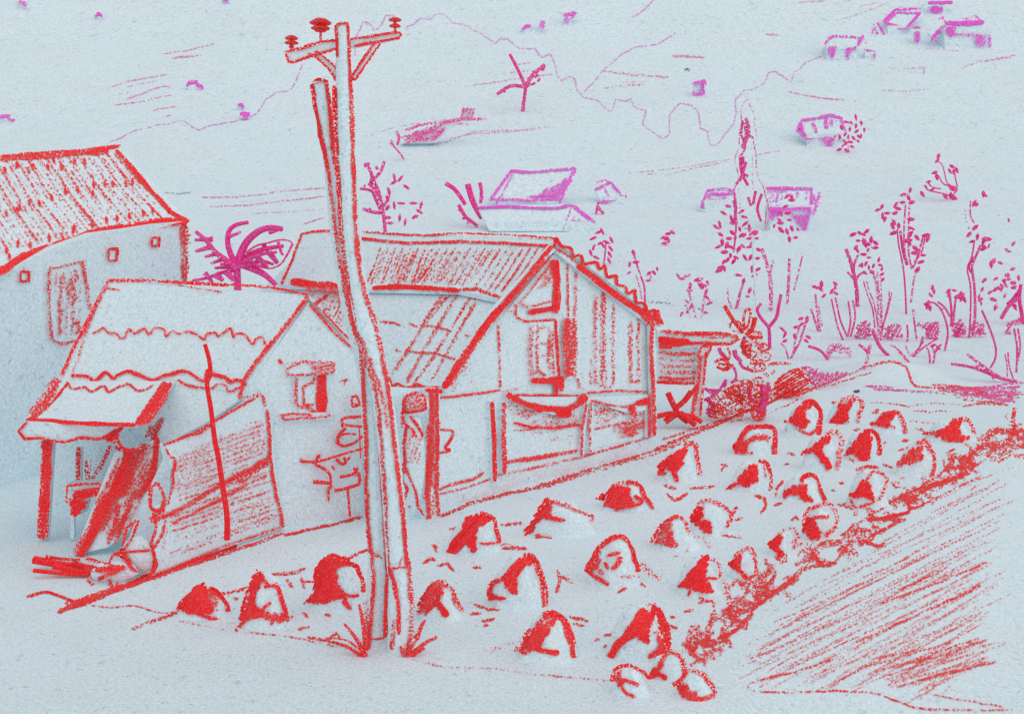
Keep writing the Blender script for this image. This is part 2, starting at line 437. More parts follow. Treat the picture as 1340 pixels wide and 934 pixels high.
# ================================================================== OLD HOUSE at the left edge
c1 = P(245, 290, 34); c0 = P(0, 355, 27); wv = c1 - c0
w0 = c0 - wv * 0.35
gw = VP(Vector((c0.x, c0.y, 0)), Vector((c1.x, c1.y, 0)))
o = thing('old_house', 'old two storey house with ribbed tile roof cut by the left edge', 'house', Vector((c1.x, c1.y, 0)))
bk = Vector((wv.y, -wv.x, 0)).normalized() * -1
bk = Vector((-wv.y, wv.x, 0)).normalized(); bk = bk if bk.y > 0 else -bk
bk = bk * 6
w = MB(gw, 32)
def dn(p, z=0): return Vector((p.x, p.y, z))
w.solid([dn(w0, -.1), dn(c1, -.1)] + [gw(*p) for p in ((245,289), (205,293), (170,299), (130,305), (75,323), (30,343), (0,358), (-55,385))], bk)
w.st([241,292,242,330,242,368], 12, .62); w.st([238,368,236,387], 9, .35); w.st([236,308,250,308], 3, .7); w.st([235,318,250,318], 3, .6)
w.build('wall', o)
r = MB(None, 32)
rL = P(0, 203, 30.5); rR = P(155, 193, 37); 
rp = Plane(rR, c1, c0); r.surf = rp
up = Vector((0, 0, -.14)); A = [rp(*p) for p in ((245,288), (157,192), (-90,209), (-90,402), (0,359), (30,344), (75,323), (130,305), (170,299), (205,293))]
r.solid(A, up)
ap = rp(157,192); bp = rp(-90,209)
r.solid([ap, ap + (ap - A[0]) * .9 * 0 + Vector((bk.x * .55, bk.y * .55, -2.6)), bp + Vector((bk.x * .55, bk.y * .55, -2.6)), bp], up)
r.st([0,205,60,200,110,197,155,191], 5, .75); r.st([0,209,60,205,110,201,140,199], 6, .65); r.st([110,200,140,195,158,190], 4, .8)
r.st([152,196,175,222,200,252,225,278,247,290], 6, .85); r.st([150,200,172,226,200,256], 4, .5)
r.st([-5,358,10,350,20,342,45,330,75,320,105,311,130,302,170,297,205,291,245,288], 10, .85); r.st([15,345,30,332,60,327], 5, .7); r.st([125,307,180,302,220,294,248,289], 6, .6)
random.seed(21)
for i in range(17):
    x0 = 142 - i * 13.5; y0 = 203 + i * .45; x1 = x0 + 76; 
    t = 1.0
    ye = 288 + max(0, (245 - x1)) * .20
    r.st([x0, y0, x0 + 38 * .9, (y0 + ye) / 2, x1 - 4, ye - 6], 4.2, .42 if i % 3 else .52)
    r.st([x0 + 6, y0 + 3, x0 + 44, (y0 + ye) / 2, x1 + 2, ye - 7], 3.0, .34)
for p in ((37,222), (22,215), (43,217), (62,217), (80,218), (97,210), (110,210), (122,242), (137,240), (147,240), (164,240), (173,237), (121,252), (101,247), (85,250), (67,258),
          (51,265), (38,265), (22,275), (25,270), (8,278), (139,287), (153,285), (169,282), (187,278), (199,275), (120,293), (95,300), (97,296), (81,308), (64,311), (39,320), (23,318), (8,327), (12,335), (220,275), (70,208), (140,200), (6,222)):
    r.st([p[0], p[1] - 4, p[0] + 1, p[1] + 5], 5, .75)
r.build('roof', o)
for pix, nm in (([27,356,38,356,38,368,27,368], 0), ([142,326,154,325,153,341,142,342], 0), ([199,311,209,311,208,322,199,322], 0)):
    wn = MB(gw, 32); wn.solid([gw(*p) + Vector((.036, -.045, 0)) for p in pairs(pix)], Vector((-.036, .045, 0)))
    wn.surf = Plane(*[gw(*p) + Vector((.12, -.15, 0)) * .3 for p in pairs(pix)[:3]]); wn = wn; wn.st(pix + pix[:2], 4, .85); wn.build('window', o)
d_ = MB(gw, 32); d_.solid([gw(*p) + Vector((.03, -.05, 0)) for p in pairs([63,351,112,342,119,405,103,445,75,447,68,440])], Vector((-.03, .05, 0)))
d_.surf = Plane(*[gw(*p) + Vector((.03, -.05, 0)) for p in ((63,351),(112,342),(68,440))])
d_.st([63,351,80,349,112,342], 4, .55); d_.st([65,352,64,400,68,445], 6, .5); d_.st([108,343,114,375,118,405], 6, .6); d_.st([68,445,80,450,100,446], 4, .6)
d_.fill([72,358,104,350,112,400,108,436,76,440], .38, -86, 8, 5.5, skip=.05); d_.fill([85,360,104,355,100,395,88,400], .4, 80, 8, 5)
d_.st([80,362,78,400,80,438], 6, .45); d_.st([94,360,92,385,100,390,92,400], 5, .5); d_.st([96,425,103,420,104,435,96,436], 5, .45)
d_.build('shutter', o)

# ================================================================== TIN-ROOFED SHED at the front left
g0 = G(372, 693); g1 = G(475, 675); GW = VP(g0, g1)
o = thing('tin_roofed_shed', 'low shed with wavy tin sheet roof, gable window and open porch', 'shed', Vector((g0.x, g0.y, 0)))
apx = GW(404, 386); eR = GW(318, 513); eX = GW(470, 463); rdL = P(143, 369, 25.2)
w = MB(GW, 23)
bb = (rdL - apx); bb.z = 0
w.solid([dn(GW(318, 600), -.05), dn(GW(474, 600), -.05), GW(474, 470), GW(404, 396), eR - Vector((0, 0, .05))], bb * .92)
w.st([405,398,440,438,473,466], 3.5, .8); w.st([410,395,445,432,474,458], 3, .75)
w.fill([372,477,396,472,437,474,437,488,378,492], .42, -8, 5, 4); 
w.st([365,470,369,476], 6, .85); w.st([444,499,456,497], 4, .5); w.st([450,505,455,492], 3, .55)
w.build('gable_wall', o)
wn = MB(GW, 23); wn.solid([GW(*p) + Vector((.04, -.06, 0)) for p in pairs([388,492,428,490,428,541,390,541])], Vector((-.04, .06, 0)))
wn.surf = Plane(*[GW(*p) + Vector((.04, -.06, 0)) for p in ((388,492), (428,490), (428,541))])
wn.st([388,494,387,528,397,535], 5, .6); wn.st([421,488,421,541], 14, .88); wn.st([411,493,412,500,397,506,398,530,411,529], 4, .65); wn.st([397,530,415,541], 6, .7)
wn.build('window', o)
wn = MB(GW, 23); wn.solid([GW(*p) for p in pairs([375,484,396,473,438,473,438,487,378,492])], Vector((.1, -.16, 0)))
wn.surf = Plane(*[GW(*p) + Vector((.1, -.16, 0)) for p in ((375,484), (438,473), (438,487))])
wn.st([374,484,396,473,437,474,437,487,400,490,377,491,374,484], 4, .6); wn.fill([405,475,437,475,434,486,410,487], .5, -15, 4, 4); wn.build('lintel', o)
wn = MB(GW, 23); wn.solid([GW(*p) for p in pairs([367,540,432,538,432,547,370,549])], Vector((.08, -.12, 0)))
wn.surf = Plane(*[GW(*p) + Vector((.08, -.12, 0)) for p in ((367,540), (432,538), (432,547))])
wn.st([432,545,372,549,367,543,385,541,410,543], 3.5, .65); wn.st([425,535,433,545], 5, .5); wn.build('sill', o)
r = MB(None, 23)
rp = Plane(apx, eR, rdL); r.surf = rp
q = [rp(404,386), rp(143,369), rp(80,497), rp(225,497), rp(317,515)]
r.solid(q, Vector((0, 0, -.07)))
sk_ = MB(rp, 22); sk_.solid([rp(*p) for p in ((226,499), (316,516), (314,522), (275,550), (215,581), (196,580), (178,560))], Vector((0, .03, -.05))); sk_.st([212,546,204,562,200,580], 9, .6); sk_.st([200,556,190,572], 7, .55); sk_.build('side_roof', o)
bkc = Vector((bb.y, -bb.x, 0)).normalized(); bkc = bkc if bkc.y > 0 else -bkc
r.solid([apx, GW(474, 465), GW(474, 465) + bb, rdL], Vector((0, 0, -.07)))
r.st([140,367,200,367,245,370,300,373], 4.5, .8); r.st([300,372,355,376,405,386], 4, .75); r.st([140,377,157,379], 3, .7); r.st([245,375,290,382], 3, .6)
r.st([141,368,120,410,95,458,80,492], 5.5, .72); r.st([132,385,112,435,100,475,92,492], 4, .5)
r.st([120,436,128,433,135,429,141,435,152,437,158,443,163,440,168,431,176,436,188,430,195,437,203,429,214,431,217,440,225,433,235,437,246,434,258,438,267,444,271,437,282,435,285,440,293,435,302,430,305,441,310,436,320,438,330,450,335,443,343,442,347,451], 3.2, .72, sm=True)
r.st([92,491,115,493,122,499,130,494,138,487,148,495,155,490,167,486,180,490,200,497,215,491,222,490,237,485,248,488,262,497,268,497,272,485,280,490,295,494,300,499,312,497,322,504], 5, .85, sm=True)
r.st([232,497,245,504,262,507,270,508,278,507,285,502,293,504,300,512,310,508,318,507], 3.5, .65, sm=True)
r.st([403,387,378,422,350,455,330,480,318,500,313,522], 6, .72)
r.build('roof', o)
fw_ = MB(None, 23); a_ = rp(62, 505) + Vector((0, .25, -.12)); c_ = rp(228, 504) + Vector((0, .25, -.12)); e_ = rp(228, 502) + Vector((0, -.03, .0)); h_ = rp(318, 512) + Vector((0, -.03, .0))
fw_.solid([dn(a_, -.05), dn(c_, -.05), c_, a_], Vector((0, .12, 0))); fw_.solid([dn(rp(180, 500), -.05), dn(h_, -.05), h_, e_, rp(180, 500) + Vector((0, .1, -.1))], Vector((0, .1, 0)))
fw_.surf = YP(e_.y - .1); fw_.build('front_wall', o)
pr_ = MB(None, 22.5)
t0 = rp(78,497); t1 = rp(228,497); 
pe0 = P(33, 549, 21.9); pe1 = P(178, 556, 21.4)
pp = Plane(t0, t1, (pe0 + pe1) / 2); pr_.surf = pp
pr_.solid([pp(78,496), pp(230,498), pp(180,556), pp(34,549)], Vector((0, 0, -.06)))
pr_.st([87,499,95,508,110,506,120,512,135,504,142,512,155,506,168,502,178,510,190,509,200,503], 3.5, .65, sm=True)
pr_.st([34,549,60,550,110,554,178,556], 6, .95); pr_.fill([70,494,84,497,48,545,34,547], .6, -50, 4, 6, jit=2); pr_.st([90,500,60,535,42,547], 4, .75)
pr_.fill([215,500,230,500,200,548,190,556,175,556], .7, -55, 4, 7, jit=3); pr_.st([222,502,200,530,180,552], 9, .85)
pr_.build('porch_roof', o)
fa = YP(21.7); f_ = MB(fa, 22)
f_.solid([fa(*p) for p in pairs([34,552,178,559,160,562,145,572,60,575,33,573,25,564])], Vector((0, .1, 0)))
f_.st([35,552,24,564,32,574,60,573], 4, .85); f_.st([60,575,85,578,105,573,130,574,148,566,158,560], 4.5, .75, sm=True); f_.fill([135,575,150,561,160,560,150,582], .9, -40, 4, 5)
f_.st([151,566,156,580,165,588,180,588], 5, .9, sm=True)
f_.build('fascia', o)
Yp = 22.3
for px0, py0, px1, py1, ww, dd in ((62,572,55,705,15,.82),):
    b = MB(YP(Yp - .12), 22); r_ = 0.11
    b.solid([P(px0 - 6, py0, Yp), P(px0 + 6, py0, Yp), P(px1 + 5, py1, Yp), P(px1 - 5, py1, Yp)], Vector((0, .22, 0)))
    b.st([px0, py0, px0 - 2, (py0 + py1) / 2 - 20, px1 + 1, py1 - 10, px1, py1], ww, .86); b.st([px0, py0, px0 - 1, 640, px1 + 2, py1 - 40], 9, .9)
    b.build('post', o)
b = MB(YP(23.2), 23)
b.solid([P(*p, 23.3) for p in pairs([99,585,107,585,106,632,98,632])], Vector((0, .1, 0))); b.st([103,585,102,630], 7, .72)
b.st([113,602,115,632], 7, .6); b.st([145,582,132,610,118,632], 7, .65); b.st([120,600,115,630], 4, .5)
b.build('prop', o)

sh = thing('side_table', 'small dark table standing inside the open shed porch', 'table', G(112, 690))
b = MB(YP(22.0), 22)
b.solid([P(*p, 22.2) for p in pairs([86,634,150,632,150,640,86,641])], Vector((0, .4, 0)))
b.st([86,636,110,633,150,632], 4, .75); b.st([88,636,87,657,92,658], 4, .7); b.st([95,650,115,645,150,640], 11, .95); b.st([98,643,150,636], 4, .8); b.build('table_top', sh)
b = MB(YP(22.0), 22); b.solid([P(*p, 22.1) for p in pairs([92,655,112,655,108,672,93,673])], Vector((0, .3, 0)))
b.fill([90,652,115,655,112,665,98,675,92,673], .92, -30, 3.6, 5); b.build('drawer', sh)
for a in (92, 140):
    b = MB(None, 22); b.solid([P(a, 641, 22.25), P(a + 5, 641, 22.25), P(a + 5, 705, 22.25), P(a, 705, 22.25)], Vector((0, .08, 0))); b.build('leg', sh)

tp = thing('leaning_board_pile', 'dark pile of boards leaning steeply against the shed corner', 'boards', G(130, 728))
sl = Plane(P(120, 722, 21.3), P(165, 722, 21.3), P(185, 580, 22.3))
b = MB(sl, 22)
b.solid([sl(*p) for p in pairs([150,592,205,574,209,610,172,692,140,716,96,726])], Vector((0, .18, -.05)))
b.fill([166,590,205,575,206,602,190,632,178,645,165,680,145,708,135,700,115,708,108,728,94,726,112,690,128,650,142,620], .45, -62, 6.5, 6.5, jit=3)
b.fill([160,590,182,582,165,640,140,690,112,700,130,650], .52, -66, 6.5, 6.5, jit=3)
b.fill([185,600,208,600,172,690,150,712,150,690,172,640], .42, -64, 5, 6, jit=3); b.st([172,590,150,640,130,680,104,728], 13, .85); b.st([206,572,203,600,198,625,180,650], 9, .85); b.st([165,640,140,650,120,690], 11, .85)
b.st([190,580,175,600,165,640], 10, .75); b.st([155,660,150,690,140,712], 8, .7); b.st([178,640,162,680,150,712], 7, .6)
b.st([150,585,165,588,160,620], 7, .75)
b.build('board_stack', tp)
cp_ = MB(None, 21); cp_.solid([P(*p, 21.0) for p in ((209,580),(224,592),(222,652),(203,690),(200,752),(165,752),(168,705),(190,650),(213,600))], Vector((0, .08, 0))); tag(cp_.build('filler_panel'), 'pale canvas panel added over the dark gap between leaning boards and plank fence', 'filler')  # invented panel, put in only to cover the dark cavity behind it
sk = thing('sack_heap', 'crumpled pale sacks slumped at the foot of the leaning boards', 'sacks', G(172, 752))
Ys = GY(752)
def blob(mb, px, py, w_, h_, Y, seed=0, nz=.12, mat=None, deep=.8):
    c = P(px, py, Y); rx = w_ / 2 * Y / F; rz = h_ / 2 * Y / F; vs = []; fs = []
    nu, nv = 18, 11
    for j in range(nv + 1):
        ph = math.pi * j / nv
        for i in range(nu):
            th = 2 * math.pi * i / nu
            d = Vector((math.sin(ph) * math.cos(th), math.sin(ph) * math.sin(th), math.cos(ph)))
            k = 1 + nz * mnoise.noise(d * 1.7 + Vector((seed, 0, 0)))
            vs.append(c + Vector((d.x * rx * k, d.y * rx * deep * k, d.z * rz * k)))
    for j in range(nv):
        for i in range(nu):
            a = j * nu + i; b_ = j * nu + (i + 1) % nu
            fs.append((a, a + nu, b_ + nu, b_))
    mb.add(vs, fs, mat or paper(Y)); return vs, fs
b = MB(None, 21); v1, f1 = blob(b, 180, 727, 46, 50, 20.1, 1, deep=.4); v2, f2 = blob(b, 150, 748, 60, 28, 19.8, 2, deep=.4)
b.surf = Body(v1 + v2, f1 + [tuple(i + len(v1) for i in f) for f in f2], 19.9)
b.sts([[182,680,172,705,163,718,155,720], [180,680,166,690,160,715], [148,724,165,722,196,720], [148,724,162,730,172,742,178,748], [142,738,148,726,160,722], [196,710,203,730,198,748,193,755]], 4, .75)
b.st([160,722,172,740,180,748], 7, .8); b.st([110,742,130,745,165,742], 8, .75); b.st([128,758,150,748,160,742], 7, .7); b.st([140,758,150,770,155,760], 6, .6); b.st([112,731,130,735,150,740], 5, .65); b.st([115,755,122,765], 8, .5)
b.fill([108,735,122,730,118,750,110,752], .35, 20, 5, 4)
b.build('sack', sk)
fw = thing('firewood_bundle', 'dark bundle of split firewood lying flat before the porch', 'firewood', G(80, 750))
for (x0, y0, x1, y1, w_, dd) in ((44,732,112,742,11,.9), (60,728,105,732,5,.6), (44,746,116,752,6,.9), (70,740,118,750,9,.85), (95,736,122,742,8,.8)):
    b = MB(None, 21); b.tube([x0,y0,(x0+x1)/2,(y0+y1)/2+1,x1,y1], w_, GY(max(y0, y1) + 4), dd, RED); b.build('log', fw)

# striped plank fence
f0 = G(200, 754); f1 = G(372, 693); FP = VP(f0, f1)
o = thing('plank_fence', 'slanted plank fence of worn horizontal boards beside the shed gable', 'fence', Vector((f0.x, f0.y, 0)))
b = MB(FP, 21)
pv = pairs([215,583,250,567,275,552,320,525,345,517,352,560,356,600,362,650,372,692,300,715,197,754,203,690,202,662,222,655,226,620,218,592])
b.solid([FP(*p) for p in pv], Vector((.05, .08, 0)))
b.st([213,583,250,568,262,562,300,540,340,517], 4.5, .7); b.st([232,576,262,566,280,553], 4, .6); b.st([318,521,340,515,345,520,348,532], 4, .6)
b.st([218,586,222,597,228,600,229,612,226,620,227,635,222,650,220,660], 4, .7, sm=True)
b.st([350,535,353,570,354,600,357,620,360,640,366,665,371,690], 4.5, .72)
b.st([197,682,230,670,270,646,297,630,330,613,352,598], 7, .72); b.st([225,685,260,668,295,650,325,632,350,622], 5, .62); b.st([310,632,352,604], 9, .55)
b.st([195,758,205,740,200,720,212,700,218,680], 5, .6); b.st([200,670,205,690,198,710,205,740,196,752], 5, .7)
b.st([205,630,215,650,213,664,205,668,197,662,199,640,205,630], 5, .72, sm=True); b.st([197,630,195,655,197,665], 4, .6)
b.st([193,680,215,668,212,655], 4, .7); b.st([220,690,213,720,215,735], 4, .4)
random.seed(3)
for i in range(15):
    yy = 598 + i * 6.4
    if 636 < yy < 668: 
        pass
    x0 = 232; 
    b.st([x0, yy, 262, yy - 10, 290, yy - 19 + random.uniform(-2, 2)], 3, .43) if yy < 662 else b.st([222, yy + 8, 262, yy - 4, 290, yy - 13], 3.4, .43)
    b.st([287, yy - 22, 318, yy - 33, 348, yy - 44 + random.uniform(-3, 3)], 3.2, .42)
    if i % 2: b.st([300, yy + 3, 330, yy - 6, 356, yy - 14], 3, .4)
b.fill([226,600,345,545,352,590,225,650], .30, -20, 6, 4, skip=.15); b.fill([225,690,355,640,362,680,220,740], .30, -20, 6, 4, skip=.15)
b.fill([300,660,358,638,366,682,300,705], .37, -20, 8, 3.4, skip=.2)
b.st([230,742,262,728,300,712,368,690], 5, .5); b.st([205,752,240,738,280,722], 6, .6)
b.build('board_panel', o)
kt = MB(None, 20)
kt.tube([268,450,274,472,275,490,271,503,276,535,281,575,286,600,292,640,297,675,297,706], 5.6, 20.85, .98, RED, w2=8)
o = kt.build('wooden_stake'); tag(o, 'thin dark stake rising in front of the plank fence and shed roof', 'stake')
# shrub against the gable wall
o = thing('wall_shrub', 'scraggly shrub with jagged branches against the shed gable wall', 'shrub', G(455, 679))
for a, w_ in (([460,520,466,518,470,528,462,532,460,522], 4), ([475,545,455,546,447,550,452,556,475,558], 4.5), ([472,530,462,528], 3), ([452,560,442,572,447,583,462,580,475,570], 4.5), ([447,583,440,578,450,568,466,568], 3.5),
              ([390,603,410,604,430,600,455,592,475,587], 4), ([413,592,414,605,405,610], 7), ([414,608,425,614,432,622,433,640], 4.5), ([410,630,432,632], 6), ([438,642,455,638,470,633,471,625], 5), ([445,624,462,620,468,612], 4.5), ([462,612,470,620,470,632], 4.5), ([440,600,447,607,452,605,450,598], 4.5), ([430,637,430,655], 3.5), ([455,640,458,676], 4), ([470,560,472,600], 2.4)):
    b = MB(None, 23); b.tube(a, w_, 23.6 + random.uniform(-.3, .2), .68, RED, sm=True, taper=.8); b.build('branch', o)

b = MB(None, 23); b.leaves([(395,603,5), (416,598,7), (412,606,6), (436,612,5), (448,556,5), (464,546,4), (421,630,5), (456,600,5), (466,622,5)], 23.5, mat=RED, d=.7); b.build('foliage', o)

# ================================================================== BARN in the middle
b0 = G(575, 668); b1 = Vector((P(855, 590, 31.4).x, 31.4, 0)); BW = VP(b0, b1)
dirw = (b1 - b0).normalized()
o = thing('barn', 'long tile roofed barn with broad patched gable wall', 'barn', b0)
apx = BW(730, 317); eL = BW(578, 508); eR = BW(860, 422); rb = P(394, 305, 37)
back = Vector((rb.x - apx.x, rb.y - apx.y, 0))
out = Vector((dirw.y, -dirw.x, 0))           # towards the viewer
if out.y > 0: out = -out
w = MB(BW, 28)
g = [dn(BW(578, 600), -.05), dn(BW(856, 560), -.05), BW(856, 430), BW(730, 326), BW(578, 511)]
w.solid(g, back * .96)
w.solid([dn(BW(498, 600), -.05), dn(BW(578, 600), -.05), BW(578, 512), BW(498, 508)], Vector((-.05, .3, 0)))
BO = lambda k: Plane(*[v + out * k for v in (b0, b1, b0 + Vector((0, 0, 1)))])
w.st([743,345,744,415], 2.6, .75); w.st([754,355,753,400,756,490,758,508], 5, .45)
w.st([676,398,675,412,680,418,690,421,728,418], 3.5, .72)
for x, y0, y1, w_, dd in ((780,385,505,6,.42), (790,382,505,9,.5), (803,398,500,6,.44), (826,420,498,7,.5), (836,412,502,6,.44), (774,470,505,4,.4)):
    w.st([x, y0, x - 1, (y0 + y1) / 2, x, y1], w_, dd)
w.st([782,500,790,507,798,506,804,498], 3.5, .5, sm=True); w.st([822,497,830,501,838,497], 4.5, .5); w.st([757,505,765,510], 3, .4)
w.st([652,425,654,460,655,508], 3.5, .66); w.st([575,521,600,518,640,513,655,510], 3.4, .75); w.st([655,513,670,509,700,511], 2.4, .4)
w.st([663,517,700,517,760,518,770,514,810,511,852,513], 3.4, .66); w.st([605,488,615,476,618,510], 3, .3); w.st([610,480,606,505], 3, .3); w.st([590,518,600,500], 3, .3)
w.st([576,562,590,563,593,568,588,578,583,586,590,589,575,593], 3.6, .75, sm=True)
w.st([575,641,590,634,620,627,634,618], 5, .62); w.st([575,647,610,638,645,626], 3.4, .5)
w.st([650,622,700,612,760,598,830,578,855,570], 4, .55); w.st([660,605,700,600,755,590], 5, .66); w.st([664,603,730,592,757,588], 3, .5)
w.build('gable_wall', o)
lf = MB(BW, 28); lf.solid([BW(*p) for p in pairs([724,340,731,400,690,404,680,399])], out * .05); lf.surf = BO(.05)
lf.st([724,340,729,365,728,410], 10, .85); lf.st([729,340,731,370], 5, .9); lf.st([722,345,700,372,680,396,690,402,725,394], 3.5, .6); lf.fill([720,350,726,350,720,375,700,378], .4, -50, 4, 5)
lf.st([691,409,733,402], 7, .92); lf.build('loft_hatch', o)
wn = MB(BW, 28); wn.solid([BW(*p) for p in pairs([692,422,729,420,732,496,698,498])], out * .05); wn.surf = BO(.05)
wn.st([727,418,729,450,732,492], 4.5, .8); wn.st([697,425,694,460,696,492], 8, .45); wn.st([705,422,703,450,704,484,715,492], 4.5, .5); wn.st([708,430,715,427,720,435,716,450,708,448], 4.5, .5, sm=True); wn.st([720,440,718,470,721,490], 5, .5)
wn.st([706,466,716,466], 2.5, .5); wn.st([724,430,723,460,725,490], 4, .5); wn.st([694,490,704,486,715,492], 5, .5)
wn.st([695,498,715,498,737,496], 8, .92); wn.st([728,492,728,508,727,522], 5, .9); wn.st([735,492,735,512], 7, .88); wn.st([722,500,736,502], 10, .9); wn.build('window', o)
sh_ = MB(BW, 28); sh_.solid([BW(*p) for p in pairs([737,415,757,414,756,494,738,496])], out * .09); sh_.surf = BO(.09)
sh_.st([743,416,741,455,742,494], 10, .7); sh_.st([751,416,752,455,751,494], 9, .62); sh_.st([747,440,745,492], 8, .55); sh_.build('shutter', o)
# the recess under the wall with its posts
RC = BO(.08)
sw = MB(RC, 28); sw.surf = RC
sw.solid([RC(*p) for p in pairs([664,519,762,519,850,516,851,535,820,540,800,534,775,525,765,528,735,545,690,535])], out * .06)
sw.surf = BO(.15)
sw.st([663,516,675,522,690,529,710,534,740,535,758,528,768,518], 8, .85, sm=True); sw.st([698,528,708,540], 9, .85); sw.st([728,541,748,540], 11, .92); sw.st([672,522,690,530,712,532], 6, .85)
sw.st([757,524,765,516], 9, .8); sw.st([773,524,800,530,822,532,838,526,850,524], 4, .6, sm=True); sw.st([826,530,830,545], 10, .85); sw.st([832,528,850,524], 9, .85); sw.st([850,515,850,535], 4, .7)
sw.build('awning_cloth', o)
rc = MB(BW, 28); rc.solid([BW(*p) for p in pairs([662,528,852,526,853,568,760,590,662,604])], out * .02); rc.surf = BO(.03)
rc.fill([666,524,700,535,755,540,758,556,700,562,690,548,668,540], .40, -30, 5, 6, skip=.1); rc.fill([690,560,755,560,752,570,720,576,700,572], .36, -10, 6, 5, skip=.2)
rc.fill([778,530,830,535,850,535,848,562,815,575,800,560,780,555], .40, -25, 5, 6, skip=.1); rc.fill([812,555,848,545,846,562,820,572], .6, -15, 5, 6, skip=.1)
rc.st([672,553,695,559,720,560,760,556], 4, .78); rc.st([672,563,700,562], 2.4, .5); rc.st([778,562,800,556,830,552], 4, .6); rc.build('back_panel', o)
def post(pix, w_, d_=.8, k=.12, nm='post', extra=(), half=.12):
    pts = pairs(pix); b = MB(BO(k), 27); pl = BO(k); h = w_ * .5
    b.solid([pl(pts[0][0] - h, pts[0][1]), pl(pts[0][0] + h, pts[0][1]), pl(pts[-1][0] + h, pts[-1][1]), pl(pts[-1][0] - h, pts[-1][1])], -out * half)
    b.st(pix, w_, d_)
    for e in extra: b.st(*e)
    b.build(nm, o)
post([644,525,647,575,648,630], 6, .85); post([660,526,659,570,661,620], 7, .66); post([768,526,762,560,761,598], 4.5, .66); post([774,526,771,560,773,592], 6, .5)
post([849,518,850,545,850,573], 5, .7, k=.17); post([854,420,852,460,855,505,857,570], 6.5, .72, k=.2)
cp = BO(.3); b = MB(cp, 24)
b.solid([cp(*p) for p in pairs([560,509,576,508,574,680,556,680])], -out * .3)
b.st([565,512,566,560,565,600,560,640,562,682], 6, .7); b.fill([562,512,574,512,574,672,556,672,556,600,560,560], .48, -80, 5.5, 6, jit=3); b.st([572,512,573,580,572,640,575,680], 5, .72)
b.st([562,555,561,600,558,650], 8, .66); b.st([557,680,565,684,576,678], 6, .85); b.st([562,600,570,612,562,625,571,640], 5, .6); b.st([556,510,577,512], 7, .9)
b.build('corner_post', o)
# two layers of roof
rp = Plane(apx, eL, rb)
dnv = Vector((0, 0, -.10))
r = MB(rp, 30)
class Off:
    def __init__(s, k): s.k = k
    def __call__(s, px, py):
        d = ray(px, py); t = (rp.o + Vector((0, 0, s.k)) - CAM).dot(rp.n) / d.dot(rp.n); return CAM + d * t
lo = Off(0); hi = Off(.22)
r.solid([lo(*p) for p in pairs([385,372,664,388,583,509,428,507])], dnv)
r.surf = lo
ro = MB(hi, 31)
ro.solid([hi(*p) for p in pairs([394,305,470,303,730,313,662,393,600,380,480,378,368,373])], Vector((0, 0, -.12)))
R0 = hi(394, 305); R1 = hi(730, 313); 
fall = Vector((eR.x - apx.x, eR.y - apx.y, eR.z - apx.z)) * 1.04
ro.solid([R1, R1 + fall, R0 + fall, R0], Vector((0, 0, -.12)))
ro.st([394,306,410,303,434,302], 3.5, .75); ro.st([395,305,382,340,368,372], 3.5, .75)
ro.st([475,303,530,307,560,308,600,305,660,307,728,312], 3, .7); ro.st([468,311,500,315,535,318,600,316,660,318,720,322], 4, .75)
ro.st([380,368,400,371,430,373,455,376], 10, .8); ro.st([400,378,430,380,458,388], 8, .62); ro.st([405,385,430,395,450,392], 5, .4)  # dark band at the left end: eave shade laid on as crayon
ro.st([487,377,520,375,560,377,600,380], 7, .9); ro.st([600,379,625,378,645,386,662,392], 5, .66)
random.seed(5)
for i in range(23):
    x = 498 + i * 9.8; dx = -30 if x > 560 else -18
    dens = .44 if i % 2 else .52
    if i > 18: dens += .12
    ln = 50 if x < 700 else 60
    if x > 650: ln = 62; dx = -38
    ro.st([x, 324, x + dx * .5, 324 + ln / 2, x + dx, 324 + min(ln, 66) - random.uniform(0, 6)], 3.2, dens)
    if x < 640: ro.st([x + 5, 328, x + 5 + dx, 372], 5, .34)
ro.build('upper_roof', o)
for a in ([579,386,560,412,545,440,528,466,513,490], [598,385,578,418,556,455,532,500], [614,391,596,420,566,468,541,502], [622,395,602,430,582,466,565,497]):
    r.st(a, 5, .52)
r.st([588,385,568,408,552,428], 6, .45)
r.st([614,391,619,388,622,393], 4, .5); r.st([604,425,622,398], 3, .5)
for a in ([497,421,515,422,525,426], [535,423,546,427], [550,425,575,428,591,434], [608,438,617,440], [530,458,545,461,570,462,600,471], [517,458,524,460]):
    r.st(a, 2.8, .66)
r.st([512,505,520,502,528,506,537,507,545,503,553,506,558,510,566,507,575,508,577,515], 4.5, .8, sm=True); r.st([508,492,512,505], 5, .8)
r.st([545,503,560,507,576,508], 4, .6)
r.fill([412,392,455,384,470,402,442,434], .42, -62, 5, 4); r.st([430,385,415,395,408,405], 4, .6); r.st([428,400,420,410], 4, .5)
r.build('lower_roof', o)
bg = MB(None, 27)
bpL = BO(.16); bg.surf = bpL
bg.solid([bpL(*p) for p in pairs([722,321,730,324,660,400,602,490,582,512,578,505,640,412])], -out * .14)
bg.st([722,322,700,350,675,380,655,405], 8, .85); bg.st([660,398,640,420,615,455,595,485,580,508], 10, .9); bg.st([720,335,700,358,682,378,665,398], 7, .52); bg.st([655,405,635,432,612,468,590,505], 7, .5)
bg.st([648,412,640,420,652,420], 7, .45); bg.st([676,398,664,405,672,410], 6, .45)
bg.build('bargeboard', o)
bg = MB(None, 29); bpR = BO(.16); bg.surf = bpR
bg.solid([bpR(*p) for p in pairs([727,318,735,322,862,418,858,430,850,425,727,330])], -out * .14)
bg.st([728,325,745,336,760,348,790,372], 5, .62); bg.st([756,347,785,370,815,393,840,408,858,420], 9, .86); bg.st([840,412,852,424,846,422], 8, .6); bg.st([860,405,861,425], 8, .8); bg.st([855,405,868,425], 5, .85)
bg.build('bargeboard', o)
